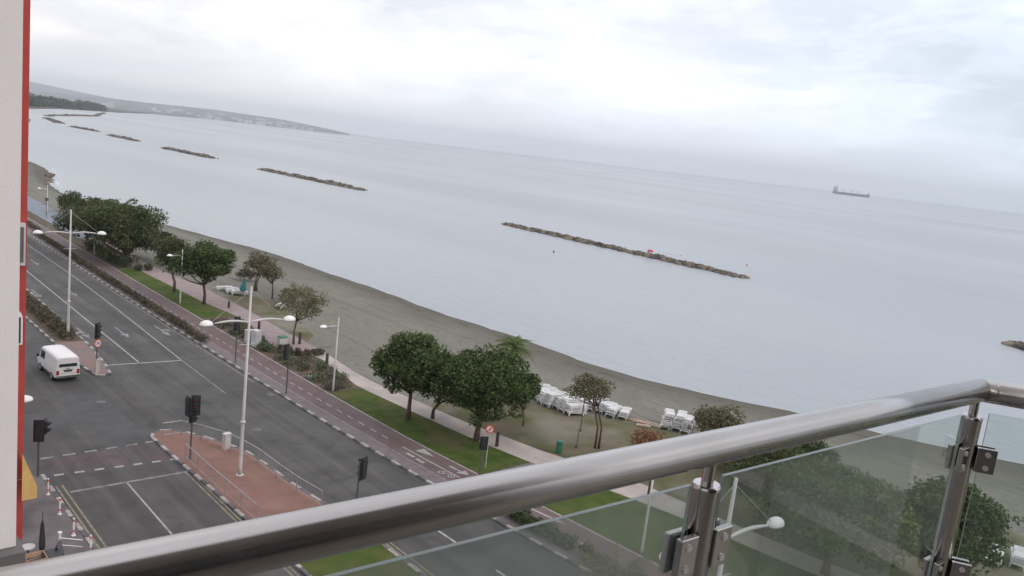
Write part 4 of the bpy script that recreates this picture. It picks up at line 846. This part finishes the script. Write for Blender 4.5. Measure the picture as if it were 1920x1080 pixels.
# ------------------------------------------------------------------ breakwaters
ico_v = [Vector(v).normalized() for v in [(0,-1,-1.6),(1.6,0,-1),(1,1.6,0),(-1,1.6,0),(-1.6,0,-1),(0,1,-1.6),(1,-1.6,0),(1.6,0,1),(0,1,1.6),(-1.6,0,1),(0,-1,1.6),(-1,-1.6,0)]]
from mathutils import geometry
import bmesh
_b = bmesh.new(); bmesh.ops.create_icosphere(_b, subdivisions=1, radius=1); IV = [v.co.copy() for v in _b.verts]; IF = [tuple(v.index for v in f.verts) for f in _b.faces]; _b.free()
def rocks(pts, n, wd, h, smin, smax, label, name='breakwater', cat='breakwater', zb=SEA_Z, group='rock breakwaters off the beach', gaps=()):
    b = MB(); seg = [math.dist(a, c) for a, c in zip(pts[:-1], pts[1:])]; tot = sum(seg)
    for a, c in zip(pts[:-1], pts[1:]):
        dx, dy = (c[0]-a[0])/math.dist(a,c), (c[1]-a[1])/math.dist(a,c); b.obox(((a[0]+c[0])/2, (a[1]+c[1])/2, zb-1+h*.12), (dx*math.dist(a,c)*.49, dy*math.dist(a,c)*.49, 0), (-dy*wd*.28, dx*wd*.28, 0), (0,0,1))
    for i in range(n):
        d_ = random.random()*tot
        if any(g0*tot < d_ < g1*tot for g0, g1 in gaps) and random.random() < .75: continue
        k = 0; dd = d_
        while dd > seg[k] and k < len(seg)-1: dd -= seg[k]; k += 1
        a, c = pts[k], pts[k+1]; t_ = dd/seg[k]; dx, dy = (c[0]-a[0])/seg[k], (c[1]-a[1])/seg[k]
        q = random.gauss(0, .38); q = max(-1, min(1, q)); end = min(1, 4*min(d_, tot-d_)/tot+.35)
        s_ = random.uniform(smin, smax); hz = zb+h*(1-abs(q))*end*random.uniform(.35,1)*(.46+.14*math.sin(d_*.33)*math.sin(d_*.12+1))
        x, y = a[0]+(c[0]-a[0])*t_-dy*q*wd/2, a[1]+(c[1]-a[1])*t_+dx*q*wd/2
        rot = Matrix.Rotation(random.uniform(0,6.3), 3, 'Z') @ Matrix.Rotation(random.uniform(-.6,.6), 3, 'X')
        sc = Vector((s_*random.uniform(.8,1.3), s_*random.uniform(.7,1.1), s_*random.uniform(.5,.8)))
        b.add([Vector((x,y,hz-.25*s_))+rot @ Vector((v.x*sc.x*random.uniform(.85,1.15), v.y*sc.y*random.uniform(.85,1.15), v.z*sc.z*random.uniform(.85,1.15))) for v in IV], IF)
    return tag(b.build(name, 'rock'), label, cat, group)
rocks([(167.3,183.3),(165.5,140),(164.4,96.2)], 620, 5.5, 1.7, .6, 1.35, 'nearest long rock breakwater with a small red shelter on it', gaps=((.56,.60),))
rocks([(173.8,366),(176.4,279.7)], 420, 7, 2.3, .7, 1.6, 'second rock breakwater from the ship, dark with a gap near its left third', gaps=((.30,.335),))
rocks([(176.8,504.7),(176.9,432.5)], 300, 7, 2.4, .8, 1.7, 'third rock breakwater in the row going left')
rocks([(183.5,635),(183.6,574)], 220, 7, 2.4, .8, 1.7, 'fourth rock breakwater in the row going left')
rocks([(188.6,755),(191.7,694)], 200, 7, 2.4, .8, 1.7, 'fifth small rock breakwater in the row going left')
rocks([(218,970),(196,822)], 260, 9, 3.0, 1, 2.2, 'leftmost breakwater of the row close to the pier')
rocks([(154.9,38.4),(153,35),(150,28),(147,15)], 260, 6, 1.9, .6, 1.4, 'breakwater cut by the right edge of the photo')
rocks([(243,1078),(266,1150),(330,1310),(407,1486),(500,1800),(607,2147)], 700, 10, 3.2, 1.2, 3, 'long harbour mole of rocks far away in front of the wooded spit', name='harbour_mole', cat='mole', group=None)
rocks([(54.5,240),(57,252),(62,268)], 60, 3.5, .7, .4, .9, 'scattered shore rocks in the foam of the far beach', name='shore_rocks', cat='rocks', group=None)
r0 = thing('pier', 'short dark pier on piles far off beside the red building edge', 'pier', (0,0,0))
b = MB(); b.obox((145,795,.7), Vector((26,-36,0))*.62, Vector((1.6,1.2,0)), (0,0,.18)); b.build('deck', 'darkpole', r0)
for i in range(9):
    t_ = -1+i*.25; p = Vector((145,795,0))+Vector((26,-36,0))*.62*t_
    b = MB(); b.tube([(p.x,p.y,-3),(p.x,p.y,1.6)], .32, 8); b.build('pile', 'darkpole', r0)
# red shelter, gulls and buoys
r0 = thing('red_shelter', 'small red arched shelter on the nearest rock breakwater', 'shelter', (165.2,124.6,.1), R(20))
b = MB(); vs = []
for e_ in (-.5,.5):
    for j in range(9):
        a = math.pi*j/8; vs.append((e_, .75*math.cos(a), .6*math.sin(a)))
b.add(vs, [(j, j+1, 9+j+1, 9+j) for j in range(8)]); b.add(vs, [tuple(range(9)), tuple(range(17,8,-1))]); b.build('cover', 'redbuoy', r0)
b = MB(); b.tube([(-.55,0,0),(-.55,0,1.1)], .03, 6); b.build('pole', 'signwhite', r0)
for k in range(6):
    r0 = MB(); x, y = 164.9+random.uniform(-.4,.4), 121.5-k*1.25; 
    r0.lathe([(.02,0),(.16,.12),(.2,.3),(.12,.5),(.10,.62),(.02,.72)], (0,0,0), 8, sq=(.7,1.2)); r0.add([(0,.18,.28),(.08,.5,.22),(-.08,.5,.22)], [(0,1,2)]); r0.tube([(0,-.08,.62),(0,-.26,.58)], [.03,.005], 5)
    tag(r0.build('gull', 'birdwhite', loc=(x,y,.55), smooth=True), 'white gull resting on the rocks right of the red shelter', 'bird', 'gulls on the nearest breakwater')
for x, y, lb in ((136.6,131.1,'tiny dark buoy floating in front of the nearest breakwater'),(189.1,110.8,'tiny reddish buoy floating beyond the right end of the breakwater')):
    r0 = thing('buoy', lb, 'buoy', (x,y,SEA_Z)); b = MB(); b.lathe([(.1,-.2),(.24,0),(.24,.15),(.12,.32),(.04,.4)], n=12); b.build('float', 'signred' if 'red' in lb else 'darkpole', r0, smooth=True); b = MB(); b.tube([(0,0,.35),(0,0,.75)], .035, 6); b.build('mast', 'darkpole', r0)

# ------------------------------------------------------------------ ship
az = R(65.35); D_ = 5600; u_ = Vector((math.cos(az), -math.sin(az), 0))
ship = thing('cargo_ship', 'long dark cargo ship anchored on the horizon', 'ship', (D_*math.sin(az), D_*math.cos(az), SEA_Z), math.atan2(u_.y, u_.x))
ship.scale = (1, 1, 1.3)
def hull(b):
    st = [(-108,2,9,13),(-104,6,12,13),(-90,3,15,13),(-60,0,16,12.5),(60,0,16,12.5),(85,0,14,13),(98,1,9,15.5),(106,4,4,17),(113,8,.8,18)]
    vs = []; fs = []
    for x, zb, hw, zt in st: vs += [(x,-hw*.75,zb-4),(x,-hw,zb+4),(x,-hw,zt),(x,hw,zt),(x,hw,zb+4),(x,hw*.75,zb-4)]
    for i in range(len(st)-1):
        for j in range(6): fs.append((i*6+j, i*6+(j+1) % 6, (i+1)*6+(j+1) % 6, (i+1)*6+j))
    fs += [(5,4,3,2,1,0), tuple(range(len(vs)-6, len(vs)))]
    b.add(vs, fs)
b = MB(); hull(b); b.build('hull', 'hullgrey', ship)
b = MB(); b.box((-98,-13,13),(-80,13,25)); b.box((-96,-12,25.2),(-82,12,33)); b.box((-94,-15,33.2),(-84,15,36)); b.build('superstructure', 'shipwhite', ship)
b = MB(); b.box((-104,-4,13),(-98.2,4,38)); b.build('funnel', 'hullgrey', ship)
b = MB(); b.tube([(-89,0,36),(-89,0,48)], 1.2, 6); b.build('mast', 'hullgrey', ship)
for x in (-48, 0, 42):
    b = MB(); b.tube([(x,0,12),(x,0,27)], 2, 6); b.tube([(x,0,26),(x+20,0,20)], 1.0, 6); b.build('deck_crane', 'shipwhite', ship)
b = MB(); b.tube([(104,0,17),(104,0,27)], 1.2, 6); b.build('foremast', 'shipwhite', ship)

# ------------------------------------------------------------------ far shore
def hill(name, prof, dist, depth, z0=-3, nz=14):
    """real ridge: rises from the coast at dist to the crest dist+depth and falls behind it"""
    vs = []; fs = []; azs = np.linspace(prof[0][0], prof[-1][0], 90); rr = [0,.12,.3,.5,.7,.85,1.0,1.3,1.8]
    for a in azs:
        el = lerp_at([(e_, q) for q, e_ in prof], a); 
        crest = EYE+math.tan(R(el))*(dist+depth)
        for j, t_ in enumerate(rr):
            f_ = (t_**1.15 if t_ <= 1 else max(0, 1-(t_-1)*1.2)); z = z0+(max(crest, 4)-z0)*f_
            if 0 < t_ < 1: z *= 1+.22*math.sin(a*5.1+j*1.9)*math.sin(a*2.3+j)*(1-t_)
            ra = R(a); d_ = dist+depth*t_; vs.append((d_*math.sin(ra), d_*math.cos(ra), z))
    n = len(rr)
    for i in range(len(azs)-1):
        for j in range(n-1): fs.append((i*n+j, (i+1)*n+j, (i+1)*n+j+1, i*n+j+1))
    b = MB(); b.add(vs, fs); return struct(b.build(name, 'hill', smooth=True))
hill('hills', [(2,.85),(8,.84),(11.7,.80),(13.5,.62),(15.9,.40),(18,.38),(20,.36),(21,.2),(22,.05)], 8500, 3500)
hill('hills', [(10,.05),(13,.30),(16,.36),(18,.38),(19.9,.42),(22.15,.47),(24,.42),(26.2,.37),(27.6,.27),(28.8,.17),(30.0,.05),(31.0,-.06)], 6600, 2600)
# wooded spit
sp_ = MB(); sp_.slab([(309,1497),(467,1976),(745,2590),(640,2900),(300,2900),(-300,2200),(-300,1300),(150,1380)], -4, .6); struct(sp_.build('wooded_spit', 'soil'))
lob = []
line = [(250,1480),(330,1620),(440,1960),(560,2200),(735,2590)]
for i in range(520):
    k = random.randrange(4); t_ = random.random(); a, c = line[k], line[k+1]
    x = a[0]+(c[0]-a[0])*t_; y = a[1]+(c[1]-a[1])*t_; q = random.random()*150; h_ = random.uniform(9,15)*(1.0+.25*math.sin(x*.03))
    if k == 3 and t_ > .8: q *= .4
    lob.append((x-q*.8, y+q*.45, h_*.6, random.uniform(9,17), random.uniform(9,17), h_*.75))
tag(leaves('far_wood', 'farwood', lob, 52000, 5.0, shell=.5, aspect=.8), 'dark belt of trees on the far wooded spit', 'wood', kind='stuff')
hs = MB(); hs.box((-9,-7,0),(9,7,9)); hb = None
def house(x, y, z, s, ma, label, group, w_=1.0):
    r0 = thing('far_building', label, 'building', (x,y,z), random.uniform(0,1.5), group)
    b = MB(); b.box((-9*s*w_,-7*s,-6),(9*s*w_,7*s,9*s)); b.build('wall', ma, r0)
    b = MB(); b.box((-9.4*s*w_,-7.4*s,9*s+.05),(9.4*s*w_,7.4*s,9*s+1), taper=.3); b.build('roof', 'roofred' if random.random() < .4 else ma, r0)
for k in range(26):
    a = R(random.uniform(11.8,15.4)); d_ = random.uniform(2900,4200); house(d_*math.sin(a), d_*math.cos(a), 2, random.uniform(1.0,2.3), 'house', 'pale far building showing behind the wooded spit', 'buildings behind the wooded spit', random.uniform(.8,2))
a = R(14.75); house(3050*math.sin(a), 3050*math.cos(a), 4, 2.1, 'houseorange', 'pale orange block above the tip of the wooded spit', None, 1.2)
for k in range(60):
    aa = random.uniform(15.3,28.5); a = R(aa); q = random.random()**1.7; d_ = 6640+q*1500; el = lerp_at([(e_, p_) for p_, e_ in [(13,.30),(16,.36),(19.9,.42),(22.15,.47),(26.2,.38),(29,.2)]], aa)
    zt = (EYE+math.tan(R(el))*9200)*((q*1500/2600)**1.15)*.9; house(d_*math.sin(a), d_*math.cos(a), zt, random.uniform(1.0,2.6), 'house', 'tiny white building on the hazy hillside across the bay', 'buildings across the bay', random.uniform(.8,1.8))
lp = MB(); lp.poly([(300,2800),(800,2700),(1400,4200),(2600,6300),(1500,6900),(-500,6500),(-800,2500)], .4); struct(lp.build('coastal_plain', 'hill'))

# ------------------------------------------------------------------ neighbouring buildings
r0 = thing('red_building', 'red rendered building edge at the left with a white louvred box', 'building', (0,0,0))
b = MB(); b.box((-14,41,-.1),(8.52,48.0,48)); b.build('wall', 'redwall', r0)
wb = MB(); wb.box((7.95,40.65,13.45),(8.40,40.99,15.35)); wo = wb.build('louvred_box', 'cabwhite', r0)
b = MB()
for i in range(4): b.box((8.0+i*.088,40.60,13.6),(8.05+i*.088,40.645,15.2))
b.build('louvres', 'darkpole', wo)
b = MB(); pts = [(8.15+.24*math.cos(a), 40.93, 10.9+.42*math.sin(a)) for a in np.linspace(0, math.pi, 10)]+[(7.91,40.93,9.7),(8.39,40.93,9.7)]
b.add(pts+[(x,40.99,z) for x,_,z in pts], [tuple(range(12))]+[(i,(i+1)%12,12+(i+1)%12,12+i) for i in range(12)]); fo = b.build('window', 'signwhite', r0)
b = MB(); b.box((7.98,40.90,9.78),(8.31,40.925,11.0)); b.build('pane', 'darkwin', fo)
r0 = thing('awning', 'yellow canvas awning over the pavement beside the red building', 'awning', (8.18,39.6,0))
b = MB(); b.add([(0,0,4.9),(0,1.3,4.9),(.62,1.3,3.2),(.62,0,3.2),(0,0,3.25)], [(0,3,2,1),(0,4,3)]); b.add([(.62,0,3.2),(.62,1.3,3.2),(.62,1.3,2.6),(.62,0,2.6)], [(0,1,2,3)]); b.add([(0,0,3.25),(.62,0,3.2),(.62,0,2.6),(0,0,2.6)], [(0,1,2,3)]); b.build('canopy', 'awning', r0)
b = MB(); b.tube([(0,.02,3.1),(.62,.02,3.1)], .02, 6); b.tube([(0,1.28,3.1),(.62,1.28,3.1)], .02, 6); b.build('arm', 'steelgrey', r0)
r0 = thing('folded_parasol', 'dark closed parasol standing against the foot of the red wall', 'parasol', (8.75,38.3,0)); b = MB(); b.lathe([(.08,.5),(.14,.8),(.12,1.3),(.07,1.9),(.02,2.1)], n=9); b.build('canopy', 'black', r0); b = MB(); b.tube([(0,0,0),(0,0,2.5)], .025, 6); b.build('pole', 'darkpole', r0); b = MB(); b.lathe([(.28,0),(.24,.06)], n=14); b.build('base', 'darkpole', r0)
r0 = thing('cafe_table', 'white round table at the foot of the red wall', 'table', (8.25,38.6,0)); b = MB(); b.lathe([(.30,.74),(.30,.78)], n=20); b.build('table_top', 'cabwhite', r0); b = MB(); b.tube([(0,0,0),(0,0,.74)], .05, 8); b.lathe([(.28,0),(.2,.04)], n=12); b.build('leg', 'darkpole', r0)
r0 = thing('cafe_table', 'black round table on the pavement just above the handrail', 'table', (9.0,37.5,0)); b = MB(); b.lathe([(.45,.70),(.45,.75)], n=20); b.build('table_top', 'black', r0); b = MB(); b.tube([(0,0,0),(0,0,.70)], .05, 8); b.lathe([(.28,0),(.2,.04)], n=12); b.build('leg', 'black', r0)
r0 = thing('timber_crate', 'brown timber crate between white table and handrail', 'crate', (8.3,37.4,0)); b = MB()
for z_ in (0,.32,.64):
    b.box((-.4,-.4,z_),(.4,-.37,z_+.22)); b.box((-.4,.37,z_),(.4,.4,z_+.22)); b.box((-.4,-.368,z_),(-.37,.368,z_+.22)); b.box((.37,-.368,z_),(.4,.368,z_+.22))
b.build('slats', 'woodplank', r0); b = MB(); b.box((-.36,-.36,0),(.36,.36,.5)); b.build('contents', 'darkpole', r0)
r0 = thing('chalk_board', 'thin dark folding board standing on the pavement by the white pole', 'board', (9.35,38.0,0), R(60)); b = MB(); b.add([(-.3,-.25,0),(.3,-.25,0),(.3,0,1.0),(-.3,0,1.0),(-.3,.25,0),(.3,.25,0)], [(0,1,2,3),(3,2,5,4)]); b.build('panel', 'darkpole', r0)
# pale wall of the next bay, close by
r0 = thing('pale_wall', 'pale plain rendered wall filling the left edge of the photo', 'wall', (0,0,0))
b = MB(); b.box((-4,4.0,EYE-2.08),(.805,6.2,EYE+9)); b.build('wall', 'whitewall', r0)
b = MB(); b.box((-4,3.93,EYE-2.16),(.83,6.2,EYE-2.083)); b.build('ledge', 'paving', r0)
# our building, unseen behind the camera; paled and set back to brighten pale_wall
r0 = thing('unseen_hotel_building', 'unseen pale hotel building carrying the balcony, shaped for the light', 'building', (0,0,0))
b = MB(); b.slab([(-9,-9),(-1.7,-9),(-1.7,-2.18),(2.83,-2.56),(2.83,-16),(-9,-16)], -.1, 34); b.build('wall', 'whitewall', r0)
b = MB(); b.slab([(-1.69,-2.15),(2.85,-2.52),(2.85,-2.555),(-1.69,-2.175)], EYE-1.44, EYE+1.24); b.build('rail_reflection_panel', 'railreflect', r0)  # unseen brown panel added to darken what the handrail reflects
b = MB(); b.add([(-.9,-2.18,EYE-1.44),(1.5,-2.375,EYE-1.44),(1.5,-2.375,EYE+.7),(-.9,-2.18,EYE+.7)], [(0,1,2,3)]); b.build('unseen_balcony_door', 'darkwin', r0)
b = MB(); b.slab([(-1.6,.25),(1.75,.10),(2.80,-1.65),(2.8,-2.50),(-1.6,-2.15)], EYE+1.25, EYE+1.45); b.build('unseen_upper_balcony', 'whitewall', r0)

# ------------------------------------------------------------------ balcony
A_ = Vector((1.92443, .51758, 0)); U = Vector((.99669, -.08132, 0)); V = Vector((.50147, -.86517, 0)); Z = Vector((0,0,1))
NU = Vector((-.08132, -.99669, 0)); NV = Vector((-.86517, -.50147, 0))     # towards the balcony side
def at(s_, z, d=U, off=0, n=None): return A_+d*s_+Z*(EYE+z)+(n or (NU if d is U else NV))*off
sl = MB(); c0 = A_-U*2.9; c1 = A_+U*.03; c2 = A_+V*2.35
sl.slab([(c0.x,c0.y+.05),(c1.x,c1.y+.05),(c2.x+.08,c2.y),(3.35,-2.0),(3.3,-2.55),(-1.3,-2.19),(-1.3,.85)], EYE-1.75, EYE-1.45); bal = thing('balcony_floor', 'balcony floor slab under the glass balustrade', 'floor', (0,0,0)); sl.build('slab', 'tiles', bal)
rail = thing('handrail', 'thick brushed stainless steel handrail of the balcony', 'handrail', tuple(A_+Z*(EYE-.389)), 0)
def railpiece(d, ln, n=40):
    b = MB(); b.tube([(0,0,0), (0,0,ln)] if False else [(ln*i/6, 0, 0) for i in range(7)], .025, n, cap=True); o = b.build('rail_tube', 'rail', rail, smooth=False)
    for p in o.data.polygons: p.use_smooth = len(p.vertices) == 4
    o.rotation_euler = (0, 0, math.atan2(d.y, d.x)); return o
railpiece(-U, 3.0); railpiece(V, 2.4)
b = MB(); 
for i in range(9): pass
b.lathe([(.025*math.cos(a)+1e-4, .025*math.sin(a)) for a in np.linspace(-math.pi/2, math.pi/2, 13)], n=28); b.build('corner_joint', 'rail', rail, smooth=True)
b = MB(); b.tube([tuple(V*.0255), tuple(V*.0268)], .0254, 32); b.build('weld_seam', 'post', rail, smooth=False)
def post(s_, d, label):
    r0 = thing('balustrade_post', label, 'post', tuple(at(s_, -1.45, d)), math.atan2(U.y, U.x), 'balustrade posts')
    b = MB(); b.lathe([(.0205,0),(.0205,.995),(.0212,.997),(.0212,1.003),(.019,1.006)], n=28); o = b.build('tube', 'post', r0)
    for p in o.data.polygons: p.use_smooth = len(p.vertices) == 4
    b = MB(); b.lathe([(.0092,1.004),(.0092,1.045)], n=20); b.build('neck', 'post', r0, smooth=False)
    b = MB(); b.lathe([(.045,0),(.045,.008)], n=20); b.build('base_plate', 'post', r0)
    return r0
def clamp(r0, s0, ang, z, w_=.045, h_=.062):
    """glass clamp: two plates gripping the glass, reaching out from the tube"""
    d = Vector((math.cos(ang), math.sin(ang), 0)); n = Vector((math.sin(ang), -math.cos(ang), 0))
    for q in (1, -1):
        b = MB(); b.obox(d*(.0195+w_/2)+Z*(z+1.45)+n*q*.0115, d*w_/2, n*.0055, Z*h_/2); o = b.build('clamp_plate', 'post', r0)
        md = o.modifiers.new('bevel', 'BEVEL'); md.width = .002; md.segments = 3
        for k in (-1, 1):
            bb_ = MB(); c = d*(.0195+w_*.55)+Z*(z+1.45+k*h_*.27)+n*q*.0168; bb_.tube([c, c+n*q*.0025], .0058, 16); bb_.build('screw', 'screwsteel', o)
P1 = post(-.925, U, 'stainless balustrade post with glass clamps in the middle of the railing')
for z in (-.547, -.81, -1.2):
    clamp(P1, 0, math.pi, z, .040); clamp(P1, 0, 0, z, .040)
P2 = post(-.015, U, 'stainless corner balustrade post where the handrail bends')
aV = math.atan2(V.y, V.x)-math.atan2(U.y, U.x)
for z in (-.537, -.805, -1.2):
    clamp(P2, 0, math.pi, z, .030, .055); clamp(P2, 0, aV, z, .040, .055)
P3 = post(-1.98, U, 'stainless balustrade post at the left end of the railing')
for z in (-.537, -.805): clamp(P3, 0, 0, z, .030, .055)
P4 = post(0.97, V, 'stainless balustrade post beyond the right edge of the photo')
def pane(s0, s1, z0, z1, d, label, veil=None, split=None):
    n = NU if d is U else NV; c = at((s0+s1)/2, (z0+z1)/2, d); hu = d*(s1-s0)/2; hz = Z*(z1-z0)/2; t_ = n*.005
    r0 = thing('glass_panel', label, 'glass panel', tuple(at((s0+s1)/2, z0, d)), 0, 'balustrade glass panels'); org = at((s0+s1)/2, z0, d)
    def Q(a, b_, off): return (c-org)+hu*a+hz*b_+n*off
    e = .0035
    b = MB(); b.add([Q(-1,-1,.003),Q(1,-1,.003),Q(1,1,.003),Q(-1,1,.003)], [(0,1,2,3)]); b.build('sheet', 'glass', r0)
    b = MB(); b.add([Q(-1,1,.003),Q(1,1,.003),Q(1,1,-.003),Q(-1,1,-.003)], [(0,1,2,3)]); b.add([Q(-1,-1,.003),Q(-1,1,.003),Q(-1,1,-.003),Q(-1,-1,-.003)], [(0,1,2,3)]); b.add([Q(1,-1,.003),Q(1,1,.003),Q(1,1,-.003),Q(1,-1,-.003)], [(3,2,1,0)]); b.build('polished_edge', 'glassedge', r0)
    lim = 1 if split is None else (split-(s0+s1)/2)/((s1-s0)/2)  # painted reflection veil ends at a vertical edge here
    b = MB(); b.add([Q(-1,-1,-.0036),Q(lim,-1,-.0036),Q(lim,1,-.0036),Q(-1,1,-.0036)], [(0,1,2,3)]); b.build('reflection_veil', 'veil' if veil != 'thin' else 'veil_thin', r0)
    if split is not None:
        b = MB(); b.add([Q(lim,-1,-.0037),Q(1,-1,-.0037),Q(1,1,-.0037),Q(lim,1,-.0037)], [(0,1,2,3)]); b.build('reflection_veil', 'veil_thin', r0)
pane(-1.95, -.963, -1.36, -.440, U, 'left glass panel between handrail end and middle post')
pane(-.889, -.062, -1.36, -.438, U, 'middle glass panel with a painted reflection film up to a sharp vertical line', split=-.25)
pane(.026, .93, -1.36, -.437, V, 'right glass panel beyond the corner post', veil='thin')

# ------------------------------------------------------------------ haze
hz = MB(); hz.slab([(17300*math.cos(2*math.pi*i/72), 17300*math.sin(2*math.pi*i/72)) for i in range(72)], -7, 330); hz.add([(17300*math.cos(2*math.pi*i/72), 17300*math.sin(2*math.pi*i/72), -7) for i in range(72)], [tuple(range(71,-1,-1))])
mh_ = bpy.data.materials.new('haze'); mh_.use_nodes = True; t = mh_.node_tree; t.nodes.clear()
o_ = t.nodes.new('ShaderNodeOutputMaterial'); pv = t.nodes.new('ShaderNodeVolumePrincipled'); pv.inputs['Color'].default_value = (.89,.94,1,1); pv.inputs['Density'].default_value = 1.15e-4; pv.inputs['Anisotropy'].default_value = 0
t.links.new(pv.outputs[0], o_.inputs['Volume'])
ho = hz.build('haze', mh_); tag(ho, 'pale sea haze filling the air', 'haze', kind='stuff')
